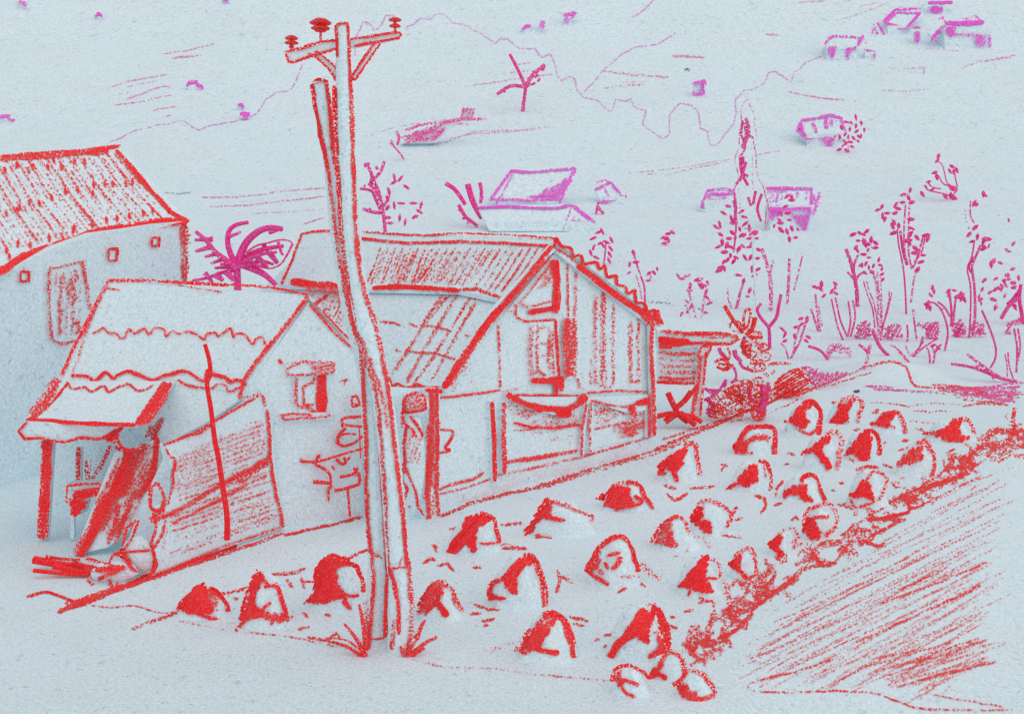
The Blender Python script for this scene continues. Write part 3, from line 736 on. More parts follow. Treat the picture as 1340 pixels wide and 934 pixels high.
sc = MB(bpR, 29)
zz = [725,325,728,312,735,322,747,325,751,335,760,334,765,345,780,343,785,352,792,348,795,362,806,361,808,372,818,375,822,384,831,380,833,395,843,397,848,408,857,406,860,420]
sc.solid([bpR(*p) for p in pairs(zz + [735,330])], -out * .05)
sc.st(zz, 4.2, .88, sm=True); sc.build('ridge_tiles', o)

# hanging bundle between pole and post
o = thing('hanging_bundle', 'sagging cloth bundle hanging between the pole and the barn corner post', 'bundle', G(540, 680))
b = MB(None, 23.4); v1, f1 = blob(b, 543, 530, 36, 32, 23.4, 4); v2, f2 = blob(b, 541, 600, 30, 130, 23.4, 5)
b.surf = Body(v1 + v2, f1 + [tuple(i + len(v1) for i in f) for f in f2], 23.4)
b.sts([[528,540,527,525,532,517,545,514,556,518,558,535,545,538,530,540], [524,540,533,538], [527,545,530,555,540,562,545,572], [536,545,545,555,552,565,553,572], [532,556,528,580,530,610], [530,610,535,625,543,640,548,665,555,674], [526,612,527,632,533,640,526,660]], 4, .75)
b.fill([528,540,531,518,552,518,556,532], .55, -35, 4.5, 5); b.st([530,518,526,560], 7, .6); b.fill([528,560,552,570,550,608,530,606], .38, -70, 6, 6); b.st([530,600,528,620], 7, .66); b.st([530,664,540,662], 3.5, .5)
b.build('cloth', o)

# lean-to at the barn's far end
YL = 35.2
LP = YP(YL)
o = thing('lean_to', 'small lean-to with flat roof beyond the barn gable', 'lean-to', Vector((P(905, 548, YL).x, YL, 0)))
b = MB(LP, 33); b.solid([LP(*p) for p in pairs([860,432,963,437,966,443,960,450,862,458])], Vector((0, 3.0, .25)))
b.st([865,433,900,437,940,436,962,440], 6, .75); b.st([962,438,966,444,955,450,920,450], 5, .8); b.st([870,440,920,441,950,442], 3, .45)
b.fill([862,441,905,445,900,450,880,455,862,457], .92, 5, 3.6, 5); b.st([862,455,900,449,930,448], 5, .8); b.build('roof', o)
b = MB(YP(YL + .12), 33); b.solid([P(*p, YL + .14) for p in pairs([860,456,914,452,914,502,860,502])], Vector((0, .1, 0)))
for y0, d_ in ((461, .6), (469, .42), (477, .45), (485, .45), (494, .75)): b.st([862, y0, 885, y0 + 2, 912, y0 + 1 + random.uniform(-2, 2)], 5, d_); b.st([866, y0 + 4, 912, y0 + 3], 3, .36)
b.st([858,500,885,501,912,502], 4.5, .85); b.build('wall_panel', o)
b = MB(YP(YL - .06), 33); b.solid([P(*p, YL - .04) for p in pairs([915,462,925,462,914,550,903,550])], Vector((0, .15, 0)))
b.st([916,466,914,500,908,530,906,550], 6, .66); b.st([924,460,921,500,916,545], 4, .75); b.st([918,470,912,520], 3, .4); b.build('post', o)
b = MB(YP(YL - .12), 33); b.solid([P(*p, YL - .1) for p in pairs([917,452,931,453,925,466,913,466])], Vector((0, .06, 0)))
b.st([918,453,931,453,925,467,913,467,918,453], 3.6, .8); b.build('bracket', o)
o = thing('crossed_timber_pile', 'crossed dark timbers stacked under the lean-to', 'timber', Vector((P(890, 555, YL).x, YL - .2, 0)))
for i, (a, w_) in enumerate((([874,514,880,527,888,542,900,552], 8), ([905,512,895,525,885,533], 8), ([858,545,880,541,905,545,918,552], 7), ([870,552,885,542,895,546], 9), ([912,505,900,520], 5), ([890,540,910,556], 8))):
    b = MB(None, 33); b.tube(a, w_, YL - .15 - .05 * i, .85, RED, taper=.9); b.build('timber', o)
# ================================================================== UTILITY POLE
pg = G(510, 850); PY = pg.y
o = thing('utility_pole', 'tall twin timber utility pole with one crossarm and three insulators', 'utility pole', Vector((pg.x, PY, 0)))
def shaft(pix_w, Y, name, strokes, par):
    b = MB(None, 17); vs = []; fs = []; ns = 14
    c = []
    for (x, y, w_) in pix_w: c.append((x, y, w_))
    rr = []
    for a, d in zip(c, c[1:]):
        for j in range(4): rr.append(tuple(a[k] + (d[k] - a[k]) * j / 4 for k in range(3)))
    rr.append(c[-1])
    for x, y, w_ in rr:
        p = P(x, y, Y); r = w_ / 2 * Y / F
        for k in range(ns):
            g_ = 2 * math.pi * k / ns; vs.append(p + Vector((r * math.cos(g_), r * math.sin(g_), 0)))
    for i in range(len(rr) - 1):
        for k in range(ns):
            a = i * ns + k; d = i * ns + (k + 1) % ns; fs.append((a, a + ns, d + ns, d))
    fs.append(tuple(range(ns))); fs.append(tuple((len(rr) - 1) * ns + k for k in range(ns))[::-1])
    b.add(vs, fs, paper(17)); b.surf = Body(vs, fs, Y)
    for a, w_, d_ in strokes: b.st(a, w_, d_, wob=.8)
    b.build(name, par)
shaft([(449,30,17),(449,80,19),(450,130,21),(453,200,22),(456,250,24),(459,300,25),(465,349,25),(473,403,26),(481,440,27),(490,475,27),(499,510,28),(506,560,28),(514,640,29),(518,700,30),(523,754,32),(523,862,34)], PY, 'main_shaft',
  [([441,50,438,100,437,108], 3, .35), ([441,75,440,35,446,30,455,31,457,60,458,95,459,120], 4.5, .8), ([459,112,461,150,462,200,464,250,465,290], 6.5, .66), ([461,200,463,290], 3, .4),
   ([437,112,438,150,440,200,443,250,446,300,450,340,456,380,464,430], 6.5, .7), ([465,290,468,330,472,360,478,385,487,410,494,436,500,465,505,492], 7, .58), ([464,230,466,330], 7, .33),
   ([462,430,475,450,483,475,495,500,503,530,507,560], 6, .55), ([464,430,470,452,480,480,490,510,498,545], 6, .45),
   ([503,478,507,500,511,530,515,570,520,610,525,650,529,690,533,740], 6, .74), ([505,500,512,545,518,600,524,650], 3.4, .5),
   ([533,725,536,750,539,790,539,825,533,858], 8, .55), ([509,742,516,765,521,790,522,830], 6, .8), ([509,744,518,743,533,742], 3.5, .6), ([527,728,522,742], 3, .55), ([484,468,490,500,495,540,499,580,502,620,504,660,505,700,508,730,509,744], 6, .58), ([506,750,505,790,504,834], 5, .7), ([515,810,512,850], 8, .45), ([536,840,525,855], 8, .45)], o)
shaft([(418,108,18),(424,150,20),(432,200,21),(438,250,22),(443,300,23),(450,350,24),(457,390,25),(466,430,26),(477,470,26),(484,510,26),(487,560,26),(490,620,26),(493,680,27),(496,740,29),(494,800,31),(493,858,33)], PY + .36, 'second_shaft',
  [([408,110,413,145,420,180,427,210,432,240], 6, .85), ([409,109,417,105,427,107,431,130,433,160,436,200,437,215], 5.5, .75), ([428,112,432,150,436,190], 6, .5), ([430,225,434,260,439,300,446,350,452,385,462,430,472,455], 6, .55), ([433,240,436,300,445,360,455,400], 4, .38),
   ([472,455,475,500,477,540,479,580,479,640,482,700,486,725], 6, .7), ([474,480,478,560,480,620], 3, .55), ([486,725,489,760,486,800,481,858], 6, .72), ([479,719,500,730], 4, .7),
   ([488,490,494,530,497,570,500,620,502,660,504,700,506,720], 6.5, .56), ([490,500,498,560], 4, .42), ([505,720,508,750,505,790,503,834], 5, .78), ([478,786,481,830,478,852], 8, .5), ([483,836,503,835], 3.5, .55)], o)
YA = PY + .13
b = MB(YP(YA - .07), 17)
for pix in ([374,70,441,52,443,61,380,81], [457,51,522,42,523,50,462,62], [441,52,457,51,462,62,443,61]):
    b.solid([P(*p, YA + (.0)) for p in pairs(pix)], Vector((0, .14, 0)))
b.surf = YP(YA)
b.st([372,68,395,63,420,55,440,53], 4.5, .8); b.st([374,70,377,81,385,82,400,76,440,64], 4.5, .75); b.st([420,69,443,62], 3, .5)
b.st([457,52,490,47,522,42,525,46,522,50,500,54,463,61], 4, .8); b.st([463,61,490,55], 5, .6); b.build('crossarm', o)
for a in ([403,70,412,74,430,90,442,108], [498,57,485,75,465,105]):
    b = MB(None, 17); pts = pairs(a)
    off = (8, -3) if a[0] < 440 else (-6, -3)
    l1 = [(x, y) for x, y in pts]; l2 = [(x + off[0], y + off[1]) for x, y in pts]
    b.solid([P(*p, YA - .03) for p in l1] + [P(*p, YA - .03) for p in reversed(l2)], Vector((0, .04, 0)))
    b.surf = YP(YA - .035)
    b.st(l1, 3.6, .82); b.st(l2, 3.6, .8); b.st([l1[-1], l2[-1]], 5, .8); b.build('brace', o)
def insulator(x, y, rows, stem):
    b = MB(None, 17)
    def lathe(pr):
        vs = []; ns = 12; fs = []; c = P(x, y, YA + .07); k = YA / F
        for (r_, dy_) in pr:
            for i in range(ns):
                g_ = 2 * math.pi * i / ns; vs.append(c + Vector((r_ * k * math.cos(g_), r_ * k * math.sin(g_), -dy_ * k)))
        for j in range(len(pr) - 1):
            for i in range(ns):
                a = j * ns + i; d = j * ns + (i + 1) % ns; fs.append((a, a + ns, d + ns, d))
        fs.append(tuple(range(ns))); fs.append(tuple((len(pr) - 1) * ns + i for i in range(ns))[::-1])
        b.add(vs, fs, RED, [(i * .21, i * .13) for i in range(len(vs))], [(0, .7, 1)] * len(vs))
    for yy, r_, h in rows: lathe([(r_ * .5, yy - h), (r_, yy), (r_ * .9, yy + 1.6), (r_ * .35, yy + 2.2)])
    lathe([(1.8, rows[0][0]), (1.8, stem)])
    b.build('insulator', o)
insulator(381.5, 66, [(-16, 9, 3), (-10, 9.5, 2.5), (-5, 4, 2)], 2)
insulator(419.5, 52, [(-22, 15, 5), (-15, 13, 4), (-12, 8, 2)], 2)
insulator(517, 43, [(-17, 9, 2.5), (-9, 8, 2.5)], 4)
o = thing('grass_tuft', 'spiky grass tuft left of the utility pole foot', 'grass tuft', G(470, 858))
b = MB(None, 16)
for a, w_ in (([478,858,468,838,450,815], 8), ([480,850,475,815,470,790], 9), ([474,860,460,850,445,842], 5), ([482,848,478,820], 7), ([476,856,455,838,425,834], 4)): b.tube(a, w_, PY - .25, .6, RED, taper=.4)
b.build('blades', o)
o = thing('grass_tuft', 'spiky grass tuft right of the utility pole foot', 'grass tuft', G(548, 856))
b = MB(None, 16)
for a, w_ in (([530,860,545,850,558,840,572,833], 8), ([545,835,550,822,556,810], 8), ([527,856,524,845], 6), ([540,856,556,848], 7), ([534,853,546,835], 6)): b.tube(a, w_, PY - .25, .6, RED, taper=.5)
b.build('blades', o)

# ================================================================== HEAPS in the field
GR = 'rounded earth heaps in rows across the field'
HEAPS = [
 # box x0,top,x1,base ; label ; arcs [(pts,w,d)] ; fills [(poly,d)]
 ((230,765,300,810), 'low solid red heap, leftmost in the field', [([272,770,285,775,297,792,298,800], 7, .85), ([250,800,270,806,290,812], 5, .85), ([290,775,300,780], 3, .5), ([262,765,250,780], 6, .5)], [([228,797,240,783,258,765,268,764,280,800,262,806,245,802], .95), ([275,770,285,775,285,800,272,790], .6)]),
 ((312,748,385,822), 'heap with small pointed top, second from the left in the field', [([340,750,332,765,322,800,315,812], 9, .85), ([345,768,362,768,370,785,375,805], 6, .8), ([308,825,320,812,335,806], 5, .9), ([360,762,368,765], 4, .5), ([345,757,352,766], 5, .85), ([343,798,355,788], 5, .8)], [([326,765,336,745,345,748,345,760,335,775,335,790,345,797,345,807,320,808,312,812,316,790], .92), ([340,800,365,802,385,806,366,816,360,814,356,824,354,812,340,808], .72)]),
 ((404,724,476,800), 'largest shaggy heap just left of the utility pole', [([455,737,467,742,474,758,475,775], 7, .8), ([445,730,430,728,415,745], 7, .7), ([400,786,420,780], 5, .85), ([392,758,412,762], 3, .8), ([444,775,462,780,470,778], 5, .85), ([448,785,460,797], 7, .85), ([447,752,456,752], 5, .35)], [([412,742,425,728,440,724,456,730,457,738,440,745,442,765,448,772,455,785,440,784,425,790,402,788,410,775], .93)]),
 ((543,760,606,812), 'grainy heap directly right of the utility pole', [([583,765,592,770,596,785,606,800], 7, .6), ([568,762,585,760], 7, .6), ([572,785,586,806], 8, .85)], [([544,800,550,780,565,762,585,764,577,780,568,790,556,806], .72), ([566,783,574,786,588,808,578,806], .9)]),
 ((585,671,655,725), 'tall dark heap below the barn corner post', [([628,671,645,676,650,695,655,710], 6, .8), ([626,711,655,710], 3.5, .8), ([632,698,637,695], 4, .4), ([655,713,690,717], 5, .5)], [([584,726,592,707,605,690,610,676,625,671,646,675,640,683,628,688,622,705,626,722,618,724,610,712,598,724], .93)]),
 ((690,652,778,702), 'wide hooked heap under the barn awning', [([720,654,740,660,760,670,775,675,774,683], 6, .62), ([712,675,740,681], 6, .85), ([700,700,722,704], 6, .5), ([690,698,710,670], 5, .6)], [([682,700,693,685,702,668,715,652,725,655,722,668,722,680,712,678,703,682,698,695], .85)]),
 ((779,631,857,668), 'broad ragged heap in the back row below the barn posts', [([818,632,835,634,845,650,856,665], 6, .8), ([800,636,818,630,835,630], 6, .62), ([812,664,835,660,840,655,830,648], 5, .9)], [([778,653,792,645,800,636,825,636,824,650,832,660,815,664,808,668,790,662,796,654], .9)]),
 ((858,582,916,630), 'peaked heap nearest the lean-to', [([895,583,908,580,912,595,916,622], 8, .7), ([860,622,872,618], 5, .85), ([880,612,887,630], 8, .9)], [([860,618,862,608,872,600,885,592,897,582,900,590,895,600,894,612,884,618,875,614], .93)]),
 ((902,654,957,700), 'round open heap with short dark left side, under the arched heap', [([912,660,925,654,940,658,953,668,957,678,952,690], 6, .62), ([930,684,920,680], 4, .85)], [([902,682,908,668,912,660,921,665,919,680,932,685,932,698,922,698,912,688], .95)]),
 ((852,676,918,720), 'faint grainy heap overlapping its darker right neighbour', [([858,700,868,685,885,676,897,682,903,697], 5.5, .6), ([900,697,918,705,932,715], 9, .36), ([880,728,895,724,900,715], 5, .4)], [([851,712,858,695,870,683,880,680,880,695,882,705,890,714,880,718,866,712], .66)]),
 ((955,558,1015,595), 'squarish heap with flat top behind the field path', [([962,590,968,575,980,560,998,558,1013,561,1014,578,1014,596], 7, .85), ([975,577,990,572,1010,573], 6, .6)], [([957,585,968,572,978,578,978,590,990,594,964,594], .85), ([980,568,1008,568,1005,576,980,578], .55)]),
 ((952,603,1012,642), 'dark arrow shaped heap below the squarish one', [([992,604,1003,606,1009,620,1008,642], 6, .7), ([952,640,962,633], 5, .9), ([999,608,1003,625], 4, .45)], [([950,640,965,628,975,614,990,603,992,612,992,630,978,638,966,634], .95)]),
 ((1024,526,1075,570), 'solid round heap, first of the back row from the left', [([1050,528,1064,526,1073,536,1073,552,1071,569], 7, .9), ([1045,562,1058,568,1070,562], 5, .7), ([1050,548,1060,553], 6, .8)], [([1022,553,1036,546,1046,530,1062,526,1062,532,1052,536,1056,552,1056,560,1048,560,1035,554], .9)]),
 ((1082,519,1129,554), 'upright heap, second of the back row from the left', [([1100,526,1115,519,1128,526,1126,540,1123,553], 6.5, .6), ([1110,525,1120,522], 6, .6)], [([1082,554,1092,544,1100,528,1115,526,1117,532,1110,540,1110,553,1096,555], .95)]),
 ((1138,537,1187,568), 'low hooked heap, third of the back row from the left', [([1152,545,1162,540,1175,540,1182,552,1185,567], 6.5, .7)], [([1138,556,1150,548,1160,538,1178,540,1170,546,1163,550,1171,560,1150,558], .9)]),
 ((1208,549,1276,578), 'spreading heap at the far right end of the back row', [([1245,550,1262,549,1273,558,1275,568], 7, .6), ([1208,565,1225,567], 5, .7)], [([1216,566,1235,560,1245,550,1262,550,1256,560,1258,568,1272,572,1262,578,1240,578], .85)]),
 ((1048,566,1102,616), 'heap shaped like a dark arrow in the second row', [([1080,568,1095,566,1101,580,1098,600,1096,615], 9, .55), ([1066,588,1080,602,1086,614], 9, .92), ([1050,592,1068,586], 7, .85)], [([1047,595,1062,585,1078,570,1090,570,1076,586,1078,596,1085,600,1086,612,1076,606,1066,590], .88)]),
 ((1103,563,1153,602), 'tall dark heap with long right arm in the second row', [([1130,565,1142,564,1150,575,1151,596], 6.5, .85), ([1112,598,1118,606], 6, .6)], [([1103,596,1115,582,1125,568,1138,564,1142,572,1138,600,1128,604,1118,595], .93)]),
 ((1172,576,1226,623), 'grainy heap with drooping right arm near the field edge', [([1200,580,1212,576,1218,588,1223,600,1220,624], 6, .66), ([1210,578,1222,600], 4, .5)], [([1172,610,1180,598,1188,590,1200,582,1208,582,1205,592,1210,600,1195,606,1185,608], .72)]),
 ((1018,622,1082,656), 'heap with a low dark left half in the third row', [([1048,630,1055,623,1066,624,1074,640,1081,656], 6.5, .8), ([1014,650,1020,635,1026,630], 4, .5)], [([1019,653,1030,640,1040,634,1055,634,1058,648,1066,655,1052,657,1045,648,1035,646], .93)]),
 ((1107,613,1163,664), 'heap ringed by a pale arch in the third row', [([1132,628,1145,616,1160,625,1158,640,1148,655], 5, .62), ([1112,652,1120,664,1132,661,1145,655], 4, .7), ([1118,622,1130,613,1150,612], 3, .45)], [([1107,646,1120,643,1130,628,1137,627,1144,652,1143,657,1132,650,1115,652], .95)]),
 ((1048,661,1096,706), 'round heap with a swirl beside the weedy bank', [([1052,685,1055,670,1070,661,1085,660,1094,672,1094,688,1080,702], 6.5, .6), ([1060,680,1072,676,1085,675], 6, .7)], [([1047,695,1052,682,1058,675,1068,684,1075,696,1074,706,1060,706,1052,698], .88)]),
 ((1004,692,1046,728), 'small heap like an open beak above the weedy bank', [([1018,700,1028,692,1038,692,1044,702,1042,716], 6, .45), ([1038,700,1040,718], 5, .45)], [([1004,713,1015,703,1026,697,1023,706,1020,714,1024,722,1030,726,1018,728,1010,718], .92)]),
 ((952,718,990,758), 'small oval ring heap above the weedy bank', [([960,728,972,719,982,718,989,735,989,750,980,757], 7, .62), ([953,737,965,745,978,757], 6, .9)], [([952,737,962,728,973,724,969,735,969,746,976,754,968,750], .92)]),
 ((768,702,840,768), 'tall arched heap with a small dark core, centre of the field', [([766,748,775,730,788,712,805,703,815,702,826,715,832,735,836,748], 7, .85), ([766,745,780,755,797,765], 6, .8), ([770,738,783,745,788,752], 7, .6), ([793,728,812,722], 5, .7), ([800,745,810,735,812,728], 7, .72), ([790,735,795,745], 6, .66), ([838,735,850,748,865,758], 10, .36), ([812,755,840,752], 6, .33)], [([766,745,776,728,786,720,786,732,782,746], .7)]),
 ((882,727,945,780), 'solid heap with a pale notch and grainy right flank', [([925,731,936,734,943,745,943,757], 5, .55), ([925,755,940,757], 4, .8), ([945,757,952,775,958,800], 12, .38), ([900,780,903,770], 4, .9)], [([883,767,895,757,905,745,915,735,919,726,928,727,926,740,924,755,933,768,932,775,915,775,902,770,892,768], .95)]),
 ((636,724,716,797), 'arched heap with long right arm between pole and centre', [([685,728,697,729,706,745,712,765,713,795], 9.5, .72), ([640,778,642,765,655,758], 7, .8), ([640,783,662,783], 5, .9), ([672,765,658,770], 4, .5)], [([640,765,655,757,668,744,678,730,700,727,700,736,686,742,677,755,677,776,668,778,662,768,660,758], .9), ([638,785,638,770,645,775,662,783], .85)]),
 ((676,803,760,866), 'large heap with ringed crest in the front row', [([710,806,725,803,738,812,746,830,753,860], 10, .85), ([700,818,714,807], 7, .62), ([632,852,660,845,690,830], 8, .36), ([700,848,715,852,732,854], 7, .9), ([700,830,716,815,728,810], 7, .7)], [([672,852,685,830,705,815,728,810,722,822,712,835,708,848,690,856], .64), ([685,835,712,820,720,825,705,845,690,850], .82)]),
 ((793,790,875,862), 'tallest dark heap in the front row, steep sided', [([852,795,862,800,872,825,873,845,862,858], 11, .85), ([795,862,810,842,830,818,843,797], 11, .85), ([848,860,862,850], 7, .9), ([855,825,860,835], 4, .4), ([845,792,860,790], 5, .5)], [([795,860,812,836,826,815,840,795,858,800,852,818,850,840,846,843,832,834,820,838,808,848], .92), ([860,800,870,815,870,850,858,862,862,830], .7)]),
 ((798,870,850,912), 'small flattened heap at the front edge, leftmost of three', [([803,878,812,871,828,871,840,877,848,886,856,884], 5, .85), ([798,890,812,888,828,893,836,897], 5, .75), ([810,892,818,905,832,912], 5, .75)], [([798,888,806,875,815,878,812,888,820,896,808,896], .66)]),
 ((848,852,898,888), 'small arched heap between two others at the front edge', [([858,885,864,866,876,853,888,857,896,870,894,880], 7, .66), ([850,884,860,882,873,887], 6, .9), ([868,868,856,880], 7, .7)], [([850,882,860,868,868,866,864,878,856,886], .8)]),
 ((882,876,936,915), 'round ring heap at the front edge, rightmost of three', [([895,880,905,877,920,882,932,898,934,910,915,914,895,910,888,898], 7, .66), ([880,896,890,890,898,878], 7, .8), ([890,900,900,908,912,905], 7, .7)], [([884,898,895,890,900,896,910,908,890,908], .7)]),
]
hrng = random.Random(12)
for bx, label, arcs, fills in HEAPS:
    x0, ty, x1, by = bx; cx = (x0 + x1) / 2
    gb = terr(cx, by); Y = gb.y; R = (x1 - x0) / 2 * Y / F * 1.04
    Yc = Y + R * .45; base = terrain_z(P(cx, 500, Yc).x, Yc) - .06
    ztop = P(cx, ty + 2, Yc).z; xc = P(cx, 500, Yc).x
    H = max(.25, ztop - base); vs = []; fs = []; nu, nv = 30, 12; sd = hrng.uniform(0, 50)
    lean = 0
    for j in range(nv + 1):
        ph = math.pi / 2 * j / nv
        for i in range(nu):
            th = 2 * math.pi * i / nu; d = Vector((math.cos(th) * math.cos(ph), math.sin(th) * math.cos(ph), math.sin(ph)))
            k = 1 + .13 * mnoise.noise(d * 1.6 + Vector((sd, 0, 0))) + .04 * mnoise.noise(d * 5 + Vector((sd, 7, 0)))
            pr2 = 1 - j / nv; zz = (1 - pr2 ** 2.5) ** 1.25
            vs.append(Vector((xc + R * math.cos(th) * pr2 * k, Yc + R * .62 * math.sin(th) * pr2 * k, base + H * zz * (k if j < nv else 1))))
    for j in range(nv):
        for i in range(nu):
            a = j * nu + i; b_ = j * nu + (i + 1) % nu; fs.append((a, b_, b_ + nu, a + nu))
    m = MB(None, Y, wob=1.4); m.add(vs, fs, paper(Y)); m.surf = Body(vs, fs, Yc)
    for k, (poly, d) in enumerate(fills):
        m.fill(poly, d, hrng.choice((-62, -50, -38, -70)), 3.6 if d > .8 else 4.4, 5.4 if d > .8 else 6, jit=1.8)
    for pts, w_, d in arcs: m.st(pts, w_, d, sm=True)
    ob = m.build('earth_heap', None, smooth=False)
    tag(ob, label, 'heap', GR)

# weedy bank along the field's right edge: nobody could count the stems
random.seed(77)
wm = MB(terr, 24, wob=2)
bank = [(905,850),(930,838),(950,805),(985,775),(1010,755),(1060,728),(1110,705),(1150,670),(1200,640),(1240,618),(1270,600),(1310,582),(1338,570)]
bk2 = catmull([tuple(p) for p in bank], 8)
for i in range(210):
    p = random.choice(bk2); w_ = 24 if p[0] < 1180 else 15
    x = p[0] + random.gauss(0, w_ * .45); y = p[1] + random.gauss(0, w_ * .42)
    pts = []; a = random.uniform(-1.3, .2)
    for k in range(4):
        pts += [x, y]; a += random.uniform(-1.3, 1.3); L = random.uniform(5, 10); x += L * math.cos(a) * 1.1; y += L * math.sin(a) * .8
    wm.st(pts, random.uniform(4, 9), random.uniform(.36, .56), sm=True)
for a, w_, d in (([920,865,932,850,925,830,938,808,960,805], 9, .5), ([940,835,965,822,985,800], 6, .7), ([955,808,985,795,1020,770,1045,755], 6, .72), ([985,780,1020,770,1050,745,1075,738], 7, .62), ([1055,725,1090,735,1110,712], 7, .55),
              ([1060,715,1075,738,1095,735], 5, .7), ([1135,680,1165,675,1190,668,1185,650], 5, .8), ([1140,700,1160,690,1185,678], 5, .7), ([1185,660,1210,640,1240,630,1262,618], 5, .62), ([1210,640,1230,630,1255,625,1275,610], 5, .66), ([1255,605,1275,590,1265,605,1280,608], 7, .7), ([1290,570,1300,562,1315,565], 8, .6),
              ([1275,590,1300,580,1340,585], 6, .5), ([1100,700,1130,680,1170,655,1200,640,1240,612], 3.4, .6), ([1290,575,1310,560], 6, .62), ([900,832,905,852,925,870], 7, .5), ([898,840,915,830,925,842], 6, .5)):
    wm.st(a, w_, d, sm=True)
wo = wm.build('weeds'); wo['kind'] = 'stuff'
tp_ = thing('marker_post', 'short reddish marker post at the far corner of the field', 'post', G(1328, 562))
b = MB(None, 35); b.tube([1327,562,1326,548,1328,533], 6, GY(562), .5, RED, taper=.9); b.build('post_shaft', tp_)
# ================================================================== PLANTS
PG = 'crimson saplings and leafy plants beyond the field'
def plant(name, label, cat, base, stems, lvs, group=None, Y=None, mat=None, d=.8, lw=4.8, blades=(), ex=0):
    g = terr(*base); Yp = (Y or g.y - .05)
    loc = P(base[0], base[1], Yp)
    if Y: loc.z = terrain_z(loc.x, Yp)
    o = thing(name, label, cat, loc, group)
    if stems:
        for i, s_ in enumerate(stems):
            b = MB(None, Yp)
            pts, w_ = s_[0], s_[1]; dd = s_[2] if len(s_) > 2 else d - .06
            b.tube(pts, w_, Yp + (.0 if i == 0 else random.uniform(-.006, .006) * Yp), dd, mat or MAG, taper=.85)
            b.build(('trunk' if cat in ('tree', 'palm', 'banana plant') else 'stem') if i == 0 else 'branch', o)
    if lvs:
        b = MB(None, Yp); b.leaves(lvs, Yp, d=d + .08, w=lw, ln=lw * 2.1, mat=mat or MAG, jy=.008 if Yp > 60 else .012); b.build('foliage', o)
    for pts, w_, dd in blades:
        b = MB(None, Yp); b.tube(pts, w_ * (1.25 if name == 'banana_plant' else 1), Yp + random.uniform(-.2, .2), dd + (.08 if name == 'banana_plant' else 0), mat or MAG, dy=random.uniform(-.5, .5), taper=.55); b.build('frond', o)
    return o
random.seed(31)
# banana plant between the roofs
Yb = 32.5
o = plant('banana_plant', 'crimson banana plant with arching fronds between old house and barn', 'banana plant', (310, 372), [([312,420,311,380,310,347], 11, .8)], [], Y=Yb,
  blades=[([312,348,303,335,298,318,300,302,310,294,325,291], 7, .85), ([300,310,312,305,315,303], 4, .7), ([311,350,316,330,325,314,340,302,355,298,370,300], 9.5, .8), ([352,305,362,302,368,299], 4, .75), ([316,342,330,332,345,326,371,322], 7, .8),
          ([322,331,335,322,350,318,366,314,378,315,383,319], 2.6, .7), ([383,319,376,333,368,345,356,351,345,350,332,345], 2.6, .7), ([364,316,368,330,371,334], 4, .75), ([336,335,345,345,350,350], 7, .72), ([352,330,360,340,363,345], 7, .72),
          ([315,345,332,352,347,360,361,373], 9, .8), ([310,352,295,340,281,329,270,315,256,303], 7, .66), ([278,313,255,314], 6, .62), ([276,323,256,329], 6, .66), ([285,332,268,336], 5, .66), ([295,338,276,345], 5, .66), ([303,349,281,351], 5, .72),
          ([310,353,290,357,270,364,252,367], 5, .72), ([282,359,292,367], 8, .66), ([296,355,306,367], 8, .72), ([268,357,280,372], 6, .6), ([310,350,330,346,345,350], 5, .7), ([320,342,340,333,362,330], 5.5, .72), ([322,346,342,342,358,346], 5.5, .72), ([345,320,352,332], 5, .7), ([312,350,300,345,288,346], 5, .75)])
plant('young_tree', 'crimson bare armed young tree rising behind the barn roof near the pole', 'tree', (504, 305), [([505,330,504,303,501,275,496,252,488,234], 5, .7), ([488,236,484,222,477,214], 5), ([489,234,498,225,503,211], 4.6), ([497,262,492,250,482,240], 5), ([498,275,492,262,486,250,471,247], 4.4), ([499,279,485,277,475,273], 5), ([500,272,508,260,509,247], 4, .7), ([476,245,478,242], 3), ([485,278,484,272], 4), ([494,222,492,217], 4)],
  [(516,232), (524,234), (515,239), (532,245), (509,250), (507,260), (516,269), (525,266), (541,266), (551,269), (543,284,6), (549,277), (523,285), (530,291), (507,272,6), (507,285,6), (510,292), (486,239,6), (480,216,6)], Y=60, lw=5)
plant('spiky_palm_clump', 'broad crimson spikes of a palm clump left of the violet roofed house', 'palm', (620, 298), [([583,240,594,247,602,257,609,268], 6, .9), ([612,241,618,262,625,276,631,286], 8, .9), ([628,239,630,252,629,266], 5, .8), ([600,268,608,282,616,289,625,296], 5, .85), ([604,272,600,276], 4), ([610,284,605,287], 4), ([616,290,611,293], 4)], [(630,252,4), (631,258,4), (630,246,4), (606,278,5), (612,287,5)])
plant('hill_palm', 'lone crimson palm with three fronds on the open hillside', 'palm', (684, 146), [([684,146,686,130,688,114], 5, .8), ([688,114,678,92,667,71], 4.6, .85), ([688,114,668,113,650,124], 5.5, .72), ([688,114,696,100,713,85], 6, .66)], [(700,95,5), (705,105,4.5), (698,110,4.5), (711,90,5), (702,100,4.5), (660,118,5), (674,84,4), (692,112,5)])
plant('leafy_sapling', 'small sparse leafy sapling behind the barn ridge below the violet gable', 'sapling', (790, 347), [([790,347,792,330,793,318], 2.5, .7)], [(783,304), (788,303), (776,312), (800,314), (777,324), (786,318), (799,325), (773,331), (780,337), (798,333), (797,341), (790,322), (794,317)], PG)
plant('leafy_sapling', 'thin sapling with one upright pointed leaf over the barn right roof slope', 'sapling', (843, 396), [([844,396,843,375,838,360,833,345,828,327], 2.8, .8), ([840,392,836,372,832,360], 2, .6)], [(829,331,6), (832,343,6), (824,346,5), (823,357,4)], PG)
plant('low_shrub', 'tiny three leaved sprig floating right of the thin sapling', 'sprig', (851, 368), [([851,368,852,360], 2.5, .7)], [(849,358,5.5), (856,357,5.5), (848,367,4), (860,352,4), (866,374,4)], PG)
